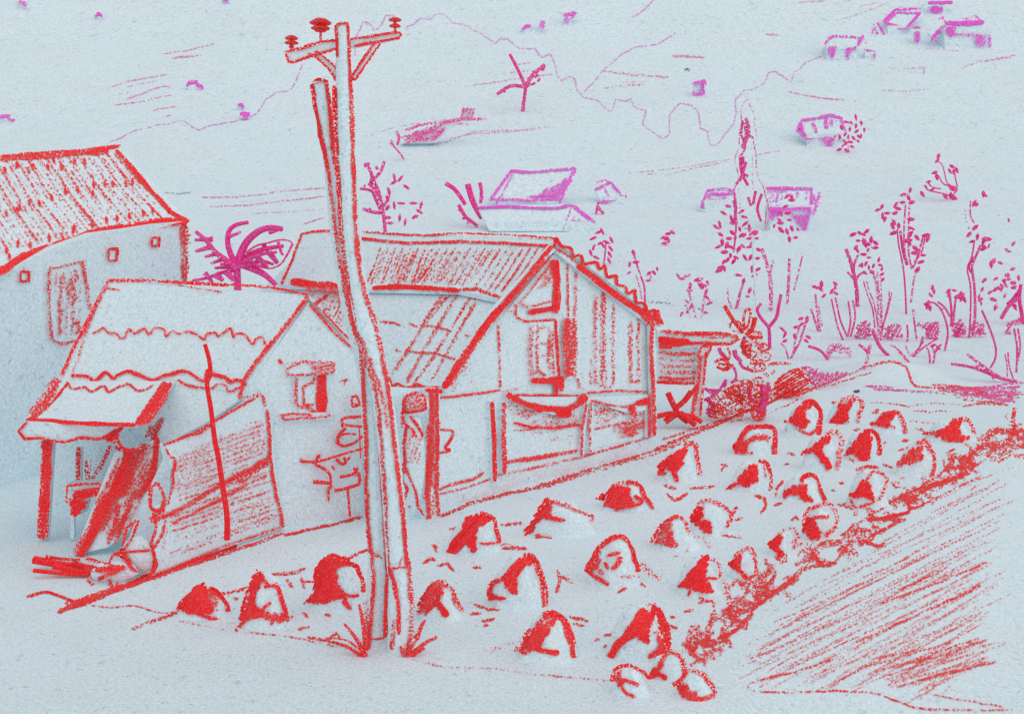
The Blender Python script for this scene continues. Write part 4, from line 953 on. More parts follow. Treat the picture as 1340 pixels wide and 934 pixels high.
plant('low_shrub', 'small crimson leaf cluster on the hillside above the thin sapling', 'sprig', (872, 321), [([871,321,873,312], 2.5, .7)], [(868,311,5.5), (874,306,5.5), (880,304,5.5), (869,318,5), (875,315,5), (872,312,5)], PG)
plant('leafy_sapling', 'pale stemmed sapling with thick dark leaf tips right of the barn eave', 'sapling', (912, 433), [([913,433,909,410,904,392,900,375], 3.4, .5), ([917,424,920,400,923,382], 3.6, .5), ([905,432,902,415,898,398], 2.4, .5)],
  [(888,362), (893,365), (899,361), (903,374,6), (902,380,6), (914,366,8), (917,373,8), (921,375,7), (926,370,5), (899,395,5), (903,402,5), (892,411,5), (894,421,5), (926,390), (928,397), (923,409,5), (900,408,5), (924,382,6)], PG, d=.66)
plant('tall_sapling', 'tall sapling with dense leaves at the foot of the cypress left side', 'tree', (963, 404), [([963,405,968,385,973,370], 3.6, .55), ([957,403,953,390,952,378], 3, .5), ([966,400,970,380], 2.4, .5), ([961,290,962,275,960,262], 4, .8)],
  [(953,270,5.5), (963,272,5.5), (970,277), (974,284), (947,279), (957,286), (960,292,6.5), (942,294), (937,297), (975,293), (981,300,5.5), (983,306,5), (989,305,6), (943,307,5.5), (954,312,6), (959,305,6.5), (970,308,5.5), (981,312), (945,317,6.5), (951,321,6.5), (940,323), (958,324), (967,325,6), (981,323), (993,327,5.5), (952,322,6), (963,337,5.5), (948,330,7), (975,337), (944,350,7), (941,354,7), (948,352,5), (967,327), (982,337,6), (991,338,5), (966,360), (973,368,6), (984,352), (991,353), (981,380,6), (988,382,6), (988,360), (978,388,4), (952,340,6), (960,342,6), (956,334,5), (947,343,5)], PG, lw=5)
plant('tall_sapling', 'thick pale stemmed sapling with leaves in front of the violet long house', 'tree', (1008, 407), [([1008,408,1009,385,1007,360,1000,335,997,325], 6, .5), ([1030,398,1032,370,1033,338], 4.4, .55), ([1039,380,1044,360,1050,335], 2.5, .6), ([1007,360,1012,340], 3.4, .5)],
  [(1030,257,6), (1036,262,6), (1028,270,5), (1022,280,5), (1031,279,6), (1021,292,6), (1022,301,7), (1030,303,6), (1036,299,6), (1041,311,5), (1044,300,4), (1033,313,6), (1013,296,4), (1020,288,5), (1033,288,5), (1036,258,6)], PG, lw=5)
plant('forked_stump', 'bold crimson forked branch standing behind the red bushes', 'branch', (1007, 456), [([1007,456,1007,440,1006,428], 5, .92), ([1006,428,995,415,991,405,996,397], 4.6, .9), ([1006,428,1016,415,1019,400,1022,385], 5, .9)], [], PG)
plant('leafy_sapling', 'V shaped pair of stems with small leaves just above the red bushes', 'sapling', (1034, 469), [([1034,469,1045,450,1052,430,1056,417], 3.6, .66), ([1037,467,1041,445,1047,425], 3, .55), ([1032,469,1027,455,1022,449], 2.6, .66)], [(1048,417,5.5), (1056,418,6.5), (1024,431), (1027,438), (1042,428,5.5), (1040,440,6), (1058,441,5.5), (1055,446,5), (1027,446,5), (1049,424,5)], PG)
plant('leafy_sapling', 'short pale sapling with three oval leaves right of the bold forked branch', 'sapling', (1073, 433), [([1073,433,1069,405,1067,384], 3.6, .5), ([1071,434,1065,415,1061,404], 3.4, .6), ([1076,427,1071,400], 2.4, .5)], [(1067,376,6), (1075,372,6.5), (1074,378,6), (1078,387,5)], PG)
plant('leafy_sapling', 'narrow loop of four bare stems with a few leaf tips', 'sapling', (1108, 445), [([1105,448,1097,430,1092,410,1088,391], 2.6, .8), ([1109,441,1100,420,1096,402,1093,389], 2.6, .8), ([1109,441,1113,420,1110,394], 3, .75), ([1113,441,1119,415,1116,393], 3, .72)], [(1093,371,5), (1089,381,6), (1094,384,5), (1093,376,4)], PG)
plant('young_tree', 'stout trunked young tree with crowded crimson leaf tufts left of centre in the thicket', 'tree', (1122, 401), [([1122,401,1121,380,1118,362,1113,342,1107,326], 5.6, .72), ([1117,358,1118,345,1123,333], 3.8, .66), ([1118,366,1113,360,1109,356], 3.4), ([1120,367,1124,360,1129,357], 3.4, .7)],
  [(1116,307,6.5), (1125,305,5), (1130,307,5), (1134,303,6), (1123,315,5), (1131,317,7.5), (1135,319,7), (1140,314,6.5), (1146,318,6), (1145,324,6), (1120,324,5.5), (1122,328,5), (1130,333,5.5), (1136,327,4.5), (1137,337,4), (1143,348,4.5), (1128,347,5), (1133,345,5), (1137,350,4.5), (1132,357,5), (1150,340,5), (1152,347,4.5), (1154,352,4.5), (1154,359,4.5), (1155,366,4.5), (1141,356,5), (1133,320,6), (1126,347,4.5)], PG)
plant('reed_clump', 'fan of long pale stems meeting at one foot in mid thicket', 'reeds', (1151, 445), [([1145,430,1142,405,1135,385,1130,368], 2.4, .66), ([1149,425,1143,395,1137,380,1134,368], 2.2, .66), ([1149,446,1149,400,1147,375,1142,355], 3.4, .5), ([1152,440,1153,400,1149,375,1148,355], 3.4, .5), ([1152,447,1156,425,1162,400,1164,381], 2.6, .66), ([1153,430,1160,412,1167,383], 2.4, .66), ([1150,440,1154,420,1152,360], 3, .4)], [(1141,356,5)], PG)
plant('tall_sapling', 'tallest many stemmed sapling with leaves spread near the right middle', 'tree', (1186, 411), [([1186,411,1184,370,1181,345,1176,320,1174,300], 2.6, .9), ([1188,346,1184,330,1183,300,1185,268], 2.8, .66), ([1187,347,1182,330,1178,302], 4, .75), ([1193,352,1189,330,1189,300,1190,269], 3, .55), ([1192,396,1195,372,1198,352], 3, .55), ([1194,351,1201,335,1208,310], 3.6, .6), ([1197,342,1206,330,1211,308], 2.4, .66)],
  [(1148,275,5), (1154,271,5.5), (1155,283), (1161,279,5), (1158,287,5.5), (1191,249,5), (1182,255,5.5), (1189,259,6), (1193,265,6.5), (1181,265,5), (1172,268), (1175,273,6), (1171,279,6), (1168,296,6.5), (1170,291,6), (1169,305,6.5), (1192,287,7), (1193,299), (1191,307,7), (1188,315,8), (1190,318,6), (1200,311,6.5), (1212,308,7), (1214,313,6), (1198,325,7), (1197,331,7), (1208,334,5), (1205,343,6), (1201,353,6.5), (1176,296,6)], PG)
plant('bare_branch_tree', 'delicate crimson branch tips spread high above the thicket', 'tree', (1246, 262), [([1247,262,1244,257,1232,253,1215,249,1210,242], 2.2, .85), ([1246,257,1252,246,1235,241,1229,231,1224,227], 2.2, .8), ([1253,245,1250,232,1249,223], 2, .8), ([1231,247,1220,245,1214,238], 2.2, .75), ([1252,246,1240,240,1236,226,1233,216,1227,211], 1.8, .7)], [(1228,205,6), (1226,211,5), (1223,226,5.5), (1226,232,6), (1215,238,4.5), (1211,244,4), (1207,254,6), (1246,218,5.5), (1252,223,5.5), (1243,224,5), (1247,247,8), (1237,257,6.5), (1244,256,6), (1250,261,7.5), (1248,225,5), (1220,248,4)], PG)
plant('tall_sapling', 'tall kinked double trunk rising to the right of the tallest sapling', 'tree', (1268, 442), [([1268,442,1270,410,1270,375,1266,352,1272,335,1275,315], 2.6, .85), ([1273,438,1276,410,1275,375,1272,350,1276,338,1283,321], 4, .66), ([1275,292,1270,282,1270,263], 2.4, .6), ([1268,300,1264,285,1262,272], 2.6, .35), ([1274,360,1268,350,1274,336], 3, .8)],
  [(1287,254,6), (1275,266,6.5), (1278,268,5), (1276,298,6.5), (1268,307,6), (1279,310,6), (1272,316,5), (1291,313,8), (1287,316,6), (1288,323,6), (1286,326,6), (1294,322,4), (1290,256,4)], PG)
plant('leafy_shrub', 'dark crimson bough reaching in at the right edge under scattered leaves', 'shrub', (1338, 424), [([1340,424,1336,405,1334,388,1336,372], 5.6, .85), ([1334,390,1324,396,1317,405,1310,417], 6, .66), ([1334,380,1325,392,1318,398], 5, .8)],
  [(1320,288,4), (1326,319,5), (1319,328,5.5), (1300,342,7), (1297,346,7), (1309,344,5.5), (1325,352,5.5), (1318,360,6.5), (1319,365,6), (1333,364,5.5), (1288,367,6), (1303,365,5), (1314,368,6.5), (1326,370,7), (1327,376,7), (1285,379,5), (1295,383,5), (1302,379,6), (1308,378,6), (1311,377,4), (1315,387,5), (1300,392,6.5), (1283,392,6), (1281,388,5), (1303,402,6.5), (1328,401,7), (1284,397,4), (1311,374,5), (1316,373,5)], PG, d=.66)
plant('leafy_sapling', 'drooping curved stem with one thick leaf tip, right of the dark hatched shrubs', 'sapling', (1236, 459), [([1236,459,1240,440,1239,425,1233,408,1225,398,1217,395], 3, .8), ([1234,405,1226,400], 3, .4)], [(1214,399,8), (1217,403,6), (1220,376,5), (1222,381,5.5), (1218,386,5), (1212,398,5)], PG)
plant('leafy_sapling', 'three armed sapling with a heavy leaf pair on its right arm', 'sapling', (1245, 427), [([1245,427,1245,405,1242,382], 3.8, .8), ([1247,426,1249,405,1251,388], 3.4, .72), ([1243,414,1236,402,1227,395], 3, .8)], [(1241,381,6), (1242,386,5), (1249,380,4.5), (1254,388,7.5), (1259,389,8), (1262,392,6), (1257,384,5)], PG)
# single sticks leaning in the scrub
for i, (pts, w_, d_, lab) in enumerate((
    ([1142,432,1148,447,1155,458,1163,465], 5, .75, 'thick leaning crimson stick below the fan of stems'),
    ([1187,425,1188,437,1187,447], 2.8, .75, 'short upright stick between two hatched bushes'),
    ([1195,405,1197,425,1200,446], 3, .6, 'straight stick left of the triangular hatched bush'),
    ([1285,406,1296,432,1303,455,1302,470,1296,481], 3.2, .8, 'long bow shaped stick in the right of the thicket'),
    ([1058,453,1068,456,1076,461,1084,471], 4, .8, 'bent crimson stick left of the pale domed bush'),
    ([1327,430,1331,455,1330,487], 3.2, .72, 'upright stick nearest the right edge, left of a pair'),
    ([1332,430,1335,452,1332,472], 3, .62, 'upright stick nearest the right edge, right of a pair'),
    ([1315,463,1318,478,1318,493], 2.2, .66, 'low thin stick above the fallen branch'),
    ([1319,461,1321,480,1327,498], 2.4, .7, 'low thin stick touching the fallen branch tip'))):
    g = terr(pts[-2], pts[-1]); b = MB(None, g.y); b.tube(pts, w_, g.y - .1, d_, MAG, taper=.9); tag(b.build('dry_stick'), lab, 'stick', 'dry sticks in the thicket')
plant('fallen_branch', 'fallen forked branch lying on the flat ground at the right edge', 'branch', (1330, 500), [([1330,499,1310,495,1290,487,1270,480,1245,476], 4.6, .66), ([1312,496,1296,486,1280,474,1266,464], 5, .5)], [(1290,485,7), (1300,492,8), (1280,480,6)], PG, d=.55)
plant('twig_sprig', 'thin crossed twigs on the pale ground left of the low fork', 'twigs', (1189, 474), [([1190,474,1180,462,1172,455,1164,452], 2.6, .6), ([1187,473,1180,465,1170,452], 2.2, .5), ([1190,465,1185,452], 2.4, .5)], [], PG)
plant('twig_sprig', 'low forked twig pointing up right under the triangular hatched bush', 'twigs', (1194, 466), [([1193,465,1203,455,1208,440], 3, .7), ([1195,467,1208,455,1225,444], 2.8, .66), ([1206,450,1208,442], 5, .6)], [], PG)
plant('twig_sprig', 'tiny bright sprig with two tufts beside the curved stem foot', 'twigs', (1220, 476), [([1217,475,1216,463,1213,455], 3, .7), ([1221,476,1223,463,1220,454], 3, .6), ([1222,462,1228,455], 4, .7)], [(1221,452,5), (1228,455,5), (1230,452,4)], PG)
plant('twig_sprig', 'crossed pale stems on the rise of the low mound', 'twigs', (1129, 484), [([1129,484,1135,470,1139,450], 5, .45), ([1136,462,1130,455,1124,451], 4.4, .72), ([1136,462,1137,452], 4, .5)], [], PG, d=.5)
# hatched bushes in a row
def hatch_bush(box, label, d=.5, ang=-60, grp='hatched round bushes in the scrub', mat=None, name='round_bush', shape=None):
    x0, y0, x1, y1 = box; g = terr((x0 + x1) / 2, y1); Y = g.y
    b = MB(None, Y, wob=2); dy = (x1 - x0) * Y / F * .3
    poly = shape or [x0, y1, x0 + 3, y0 + 6, (x0 + x1) / 2, y0, x1 - 3, y0 + 5, x1, y1 - 3]
    b.twigs(poly, Y, dy, d + .08, ang, 3.2, 3.4, mat or MAG, 2.5); b.twigs(poly, Y, dy, d - .05, ang + 75, 5, 3, mat or MAG, 3); b.twigs(poly, Y, dy, d - .05, ang + 35, 6, 3, mat or MAG, 3)
    tag(b.build(name), label, 'bush', grp); 
hatch_bush((1119,420,1142,444), 'hatched crimson bush left of the fan of stems')
hatch_bush((1157,422,1182,445), 'square hatched bush right of the fan of stems')
hatch_bush((1202,422,1229,444), 'triangular hatched bush with a flat dark top', shape=[1200,424,1228,422,1228,440,1222,446,1212,440,1210,430])
hatch_bush((1246,417,1265,441), 'dark hatched bush under the three armed sapling', .58)
hatch_bush((1267,420,1289,441), 'pale hatched bush right of the kinked trunk', .42)
hatch_bush((1317,415,1340,437), 'arched hatched bush at the right edge', .45, shape=[1317,436,1319,424,1330,416,1340,415,1340,424,1326,424,1321,437])
hatch_bush((1079,447,1116,468), 'pale arched bush above the low mound', .4, shape=[1079,465,1083,454,1090,448,1100,447,1110,456,1116,468,1106,462,1094,458,1085,466])
hatch_bush((1048,476,1112,506), 'pink hatched wedge of scrub left of the low mound', .5, -65, shape=[1050,478,1075,486,1112,489,1090,499,1066,505,1058,500], name='scrub_bush')
# red bushes past the lean-to
random.seed(9)
YB = 37.0
def red_bush(box, poly, label, d, loops, ang=-30):
    x0, y0, x1, y1 = box; g = terr((x0 + x1) / 2, y1); Y = g.y
    o = thing('leafy_bush', label, 'bush', P((x0 + x1) / 2, y1, Y), 'tangled red bushes beyond the lean-to')
    b = MB(None, Y, wob=2); 
    b.twigs(poly, Y, .4, d, ang, 3.6, 3.6, RED, 3); b.twigs(poly, Y, .4, d - .06, ang + 60, 7, 3.2, RED, 3, .15)
    for k in range(loops):
        for _ in range(30):
            x = random.uniform(x0, x1); y = random.uniform(y0, y1)
            q = pairs(poly); ins = False
            for (xa, ya), (xb, yb) in zip(q, q[1:] + q[:1]):
                if (ya > y) != (yb > y) and x < xa + (y - ya) / (yb - ya) * (xb - xa): ins = not ins
            if ins: break
        r_ = random.uniform(4, 9); a = random.uniform(0, 6.3); pts = []
        for t in range(7): pts += [x + r_ * math.cos(a + t * .95), y + r_ * .7 * math.sin(a + t * .95)]
        b.tube(pts, random.uniform(2.2, 3.6), Y - random.uniform(.1, .6), random.uniform(.42, .62), RED)
    b.build('foliage', o); return o, Y
red_bush((1010,478,1062,520), [1012,505,1018,495,1030,488,1040,482,1052,484,1060,500,1056,510,1035,522,1015,528], 'dense red hatched bush joined to the pink scrub', .72, 10)
o, Yr = red_bush((925,490,1012,548), [925,545,935,515,950,510,965,500,985,498,1000,505,1010,515,1005,530,980,538,950,545], 'loose tangled red bush beside the lean-to post', .42, 46)
def kid(o, Y, lst, mat, name):
    for pts, w_, d_ in lst:
        b = MB(None, Y); b.tube(pts, w_, Y - random.uniform(.2, .6), d_, mat, taper=.85); b.build(name, o)
kid(o, Yr, [([923,508,932,514,943,508,950,497,948,505], 4.4, .75), ([950,497,949,508], 4, .7), ([925,522,940,512,928,510], 4, .75), ([922,522,933,528,931,535,924,542], 5, .72), ([999,505,1001,520,996,535,992,541], 11, .75), ([960,480,964,490,962,497,956,501], 4.4, .7), ([979,506,984,525,990,524], 5, .7), ([972,512,986,505], 5, .55), ([1005,500,1008,512], 5, .6)], MAG, 'dark_leaf')
kid(o, Yr, [([983,497,995,494,998,502,990,504], 3.4, .55), ([980,520,983,500], 5, .7), ([985,545,995,548,1002,535], 5, .6), ([985,530,984,545], 4, .5), ([1005,477,1020,475,1035,476], 5, .5), ([1000,488,1006,492], 5, .5), ([1010,490,1014,484], 4, .5)], RED, 'red_leaf')
o, Yr = red_bush((950,430,1005,500), [975,435,995,438,1000,455,1008,465,1000,485,985,480,972,455], 'spray of red loops and crimson leaves above the lean-to post', .3, 16)
kid(o, Yr, [([948,400,955,412,962,422,972,436], 6, .66), ([975,432,973,418,976,406,982,406,981,418,977,430], 4, .7), ([988,415,985,428,979,435], 7, .72), ([955,428,957,422,966,421,972,430,966,436], 3.4, .6), ([976,436,985,441,998,441], 5, .72), ([978,436,992,434,997,438], 3, .5), ([955,424,956,432,968,434], 3, .5), ([935,474,945,470,955,478,950,484,938,480], 4.4, .66), ([952,455,955,462,953,470,945,460], 3.4, .6), ([940,476,958,478], 4, .6), ([945,484,960,478], 5, .6), ([975,440,971,452,976,462,983,466], 4.6, .75), ([1000,458,1008,464,1005,470], 3, .4), ([985,478,995,470,1000,480,990,486], 3, .45)], RED, 'red_leaf')
kid(o, Yr, [([941,455,944,463,954,471], 5.4, .75), ([961,458,963,466,970,473], 6.5, .72), ([968,474,973,481,986,485], 4.6, .78), ([975,440,972,450,974,458], 3.6, .7), ([962,460,961,465], 6, .66)], MAG, 'dark_leaf')
o, Yr = red_bush((978,528,1002,552), [984,545,990,535,1000,533,1000,545,992,551], 'small looped bush on the path edge at the field corner', .3, 3)

# cypress on the near slope
g = terr(985, 300); Yc = 72
o = thing('cypress', 'tall pale spindle shaped cypress with dark streaks down its left side', 'tree', Vector((P(983, 330, Yc).x, Yc, terrain_z(P(983, 330, Yc).x, Yc))))
b = MB(None, Yc); b.tube([990,400,987,350,984,300], 4, Yc, .5, paper(Yc), sm=False); b.build('trunk', o)
outl = [977,130,971,140,970,150,970,162,968,172,967,190,964,200,962,208,963,218,966,228,964,240,960,250,960,258,963,268,964,285,968,297,990,302,1001,298,1003,275,1005,272,1004,262,1000,250,998,243,993,235,990,222,989,200,986,186,990,178,987,160,988,152,982,140,979,131]
op_ = pairs(outl); vs = []; fs = []; ns = 12; rows = []
ys = [130,140,152,165,178,190,205,220,238,255,272,288,302]
def xr(y):
    xs = []
    for (xa, ya), (xb, yb) in zip(op_, op_[1:] + op_[:1]):
        if min(ya, yb) <= y <= max(ya, yb) and ya != yb: xs.append(xa + (y - ya) / (yb - ya) * (xb - xa))
    return (min(xs), max(xs)) if xs else (978, 979)
for y in ys:
    a, c = xr(y + .3 if y < 140 else y - .3 if y > 295 else y); p = P((a + c) / 2, y, Yc); r_ = max(.02, (c - a) / 2 * Yc / F)
    for k in range(ns): vs.append(p + Vector((r_ * math.cos(k * 2 * math.pi / ns), r_ * math.sin(k * 2 * math.pi / ns), 0)))
for j in range(len(ys) - 1):
    for k in range(ns):
        a = j * ns + k; d = j * ns + (k + 1) % ns; fs.append((a, a + ns, d + ns, d))
fs.append(tuple((len(ys) - 1) * ns + k for k in range(ns))[::-1])
b = MB(None, Yc, wob=.8)
for a, w_, d_, dy_ in ((outl[:34], 1.8, .46, .3), (outl[46:] + outl[:2], 1.8, .46, -.3), ([1001,298,1003,275,1005,272,1004,262,1000,250,998,243,993,235], 1.8, .5, 0), ([999,243,1003,262,1006,280,1002,300,998,302], 1.8, .46, .2),
      ([972,158,970,175,975,192,969,205], 3.4, .66, .3), ([976,154,980,170,975,188,970,194], 5, .62, -.3), ([974,160,977,175,972,192], 6, .6, .1), ([978,176,986,181], 3.6, .66, 0),
      ([969,206,970,222,973,232,979,243], 4.6, .85, .2), ([976,212,972,226,968,236,963,241], 4.6, .82, -.2), ([974,228,979,231], 4, .7, 0), ([972,205,973,215], 4, .75, 0),
      ([989,250,986,264,985,268], 4, .8, .2), ([979,258,983,270], 4, .75, -.2), ([997,254,992,268,992,278,996,290], 4, .85, 0), ([976,140,978,160,984,200,985,240,990,280], 1.6, .3, .5), ([968,200,966,240,970,290], 1.6, .3, -.5), ([961,252,963,268,963,300,960,330], 3, .7, 0)):
    b.tube(a, w_, Yc + dy_, d_, MAG, dy=random.uniform(-.4, .4), taper=.85)
b.leaves([(968,300,5), (974,308,5), (962,312,5), (980,296,4.5), (986,304,5), (972,322,5), (984,318,5), (990,312,4.5)], Yc, d=.85)
b.build('crown', o)

# ================================================================== HILLSIDE HOUSES
HG = 'scattered violet roofed houses on the far hillside'
def cottage(label, roof, wallbox, marks, group=HG, parts=()):
    """roof: outline px; wallbox: x0,y0,x1,y1 px ; marks: list of (target, kind, args)"""
    x0, y0, x1, y1 = wallbox; g = terr((x0 + x1) / 2, y1 + 1); Y0 = g.y - .3
    o = thing('hill_house', label, 'house', P((x0 + x1) / 2, y1, Y0), group)
    rp = pairs(roof); ymax = max(p[1] for p in rp); ymin = min(p[1] for p in rp)
    a = P(600, ymax, Y0 - .2)
    n_ = Vector((0, -.75, 1)); t = Vector((0, 1, .75))
    pl = Plane(a, a + Vector((1, 0, 0)), a + t)
    dep = (pl(rp[0][0], ymin) - a).y
    w = MB(YP(Y0), Y0)
    w.solid([P(x0, y1 + 3, Y0 + .06), P(x1, y1 + 3, Y0 + .06), P(x1, y0, Y0 + .06), P(x0, y0, Y0 + .06)], Vector((0, max(1.0, dep * .7), 0)))
    r = MB(pl, Y0); r.solid([pl(*p) for p in rp], Vector((0, 0, -.12 * Y0 / 60)))
    for tgt, kind, *ar in marks:
        m = w if tgt == 'w' else r
        kw = dict(mat=VIO, op=1)
        if kind == 's': m.st(ar[0], ar[1], ar[2] + .06, **kw)
        else: m.fill(ar[0], ar[1], ar[2] + .04, 3.4, 4.4, **kw)
    w.build('wall', o); r.build('roof', o); return o
cottage('largest violet roofed house, right above the barn ridge', [641,263,669,222,753,219,732,264], (648,262,735,270), [
  ('r','s',[640,263,653,245,670,222],4,.72), ('r','s',[652,262,662,245,672,225],2.6,.5), ('r','s',[668,223,695,226,725,222,753,220],4,.66), ('r','s',[753,220,744,240,733,263],5,.66), ('r','s',[641,260,690,262,733,260],4,.62),
  ('r','f',[700,258,718,244,735,240,744,226,742,240,732,262],.66,-70), ('r','s',[690,258,720,256,735,250],4,.6), ('w','s',[650,262,650,268],3,.8), ('w','s',[733,260,733,267],3.4,.8)])
cottage('lower violet house whose long ridge line ends in a small open gable', [624,270,749,267,780,291,740,300,640,300], (650,290,772,302), [
  ('r','s',[625,272,665,270,700,272,730,272,749,268],3.6,.75), ('r','s',[749,268,763,280,779,291],4.6,.75), ('r','s',[747,272,742,287,737,303],2.6,.5), ('r','s',[742,300,752,282],5,.36), ('r','s',[744,290,770,290],6,.36), ('r','s',[750,296,760,286],4,.3)])
cottage('small violet house with stilt marks right of the largest one', [778,247,795,238,802,238,820,256,820,260,788,266], (790,257,818,266), [
  ('r','s',[778,248,790,243,797,240],5,.66), ('r','s',[780,239,792,236,800,239,814,257],3.4,.62), ('r','s',[791,245,797,259],3,.5), ('r','s',[801,243,806,257],2.4,.35), ('r','s',[786,265,800,261,820,257],5,.85), ('r','s',[815,256,816,260],5,.6)])
sp_ = plant('hill_sprig', 'tiny crimson sprig below the small stilted violet house', 'sprig', (784, 281), [([780,280,782,268,785,265], 3.2, .8), ([782,270,790,280], 4, .8), ([780,274,788,276], 3, .7)], [], None)
cottage('violet long house cut off behind the left side of the cypress', [917,273,925,249,963,249,963,262,940,266,925,276], (922,262,962,276), [
  ('r','s',[924,249,945,247,962,249],3.6,.7), ('r','s',[926,254,962,253],3,.7), ('r','s',[925,250,917,272],4,.62), ('r','f',[920,270,928,255,960,255,955,260,935,264,925,276],.42,-65), ('r','s',[917,271,925,272],3.4,.6)])
cottage('violet long house with open dark bays right of the cypress', [1002,246,1066,247,1074,251,1066,275,1040,272,1007,272], (1008,268,1066,300), [
  ('r','s',[1002,246,1030,246,1064,247],4,.75), ('r','s',[1004,250,1030,250],3,.5), ('r','f',[1004,250,1018,250,1020,262,1006,268],.36,-75), ('r','s',[1018,252,1016,268],4,.45), ('r','s',[1024,252,1022,268],3,.4), ('r','s',[1044,250,1043,258],4,.5), ('r','s',[1062,248,1061,270],4,.6), ('r','s',[1056,250,1055,262],4,.42), ('r','s',[1073,251,1069,265,1064,282],6,.6), ('r','s',[1066,255,1060,272],5,.5),
  ('r','s',[1005,273,1030,274,1060,272],5,.75), ('w','f',[1006,272,1023,272,1020,280,1010,290,1007,286],.7,-60), ('w','f',[1036,282,1058,280,1054,303,1048,298,1038,288],.7,-40), ('w','s',[1060,272,1056,290,1052,303],5,.7), ('w','s',[1024,276,1022,284],3,.5), ('w','s',[1037,277,1037,284],3,.5)])
cottage('violet house with striped roof touching a round leafy bush', [1042,171,1049,158,1068,154,1086,150,1100,152,1108,173,1080,178,1056,184], (1056,175,1096,190), [
  ('r','s',[1042,172,1049,158,1086,151,1100,153,1107,172],4,.66), ('r','s',[1047,160,1050,172,1056,184],5,.72), ('r','f',[1042,172,1048,160,1054,182],.72,-60), ('r','s',[1063,160,1069,174],4,.62), ('r','s',[1080,153,1082,169],6,.6), ('r','s',[1087,153,1089,165],5,.5), ('r','s',[1093,153,1095,163],3,.4),
  ('r','s',[1057,181,1080,178,1098,176],3.6,.6), ('w','f',[1070,180,1098,177,1092,186,1087,197,1080,190],.55,-55), ('w','s',[1085,182,1087,196],4,.55)])
random.seed(2)
pl_ = [(1108,160), (1114,161,4), (1120,154), (1120,165,5), (1127,161,5), (1131,170,4.5), (1112,169,4.5), (1121,172,4.5), (1101,167,5), (1106,176,4.5), (1110,180,4), (1099,180,5), (1117,181,5), (1124,179,4.5), (1127,178,4), (1123,185,4), (1107,188,5), (1113,186,4.5), (1115,192,4.5), (1098,196,5), (1108,197,5), (1103,191,3.5), (1105,185,4)]
plant('round_leaf_bush', 'round bush of scattered crimson leaves beside the striped roof', 'bush', (1110, 201), [([1110,201,1110,185,1112,172], 1.6, .4)], pl_, None, lw=4.4)
cottage('violet hill house with two dark bays, left of the slanted square roof', [1079,60,1088,48,1127,48,1133,46,1124,62,1082,62], (1082,60,1122,77), [
  ('r','s',[1079,59,1084,51,1092,47,1126,49],3.6,.62), ('r','s',[1130,46,1122,60],4.6,.75), ('w','f',[1081,61,1095,61,1093,77,1087,76],.72,-60), ('w','f',[1106,62,1121,62,1112,72,1111,80,1108,78],.78,-60), ('r','s',[1130,52,1134,58],4,.5)])
cottage('violet lean-to fragment right of the two dark bays', [1130,65,1145,66,1147,70,1132,72], (1132,68,1146,76), [('r','s',[1131,65,1140,67,1145,68,1144,77],3.4,.7)])
cottage('violet house drawn as one slanted empty square roof', [1156,29,1173,12,1205,15,1184,39], (1162,34,1184,44), [
  ('r','s',[1156,29,1173,12],5,.75), ('r','s',[1160,29,1178,14],3,.6), ('r','s',[1172,12,1205,12],3.6,.72), ('r','s',[1176,17,1204,17],3.4,.6), ('r','s',[1205,16,1184,39],4,.78), ('r','s',[1156,29,1184,38],4,.75), ('w','s',[1148,30,1158,48],4,.66), ('w','s',[1143,32,1150,50,1155,48],3.4,.55), ('w','s',[1138,38,1143,37,1140,50,1146,50],3.4,.6)])
cottage('violet house with a long dark ridge at the top right', [1213,42,1240,28,1287,26,1290,33,1240,36,1222,50], (1236,36,1298,62), [
  ('r','s',[1237,30,1260,31,1288,29],6.5,.85), ('r','s',[1276,20,1287,31],3,.55), ('r','f',[1257,24,1280,20,1284,27,1258,28],.4,-10), ('r','s',[1238,30,1232,22,1228,26],5,.6), ('w','f',[1238,34,1252,34,1249,46,1240,50],.7,-60), ('r','s',[1237,34,1226,44,1218,54],6,.72), ('w','s',[1240,45,1265,46,1294,47],4,.5), ('w','f',[1276,46,1290,46,1288,62,1277,62],.66,-70), ('w','s',[1294,46,1296,62],5,.66), ('w','s',[1222,52,1228,54],6,.5)])
cottage('tiny violet roof bar at the very top right with a dark block below', [1214,2,1247,1,1247,6,1214,7], (1217,8,1238,17), [('r','s',[1214,4,1247,3],5,.8), ('w','s',[1217,13,1234,13],9,.75), ('w','s',[1208,22,1208,30],3,.7), ('w','s',[1208,27,1219,28],3,.7)])
cottage('tiny violet block house under the slanted square roof', [1192,36,1205,36,1204,40,1192,40], (1197,40,1205,57), [('r','s',[1193,36,1205,36],3.6,.7), ('w','s',[1201,41,1200,56],8,.66)])
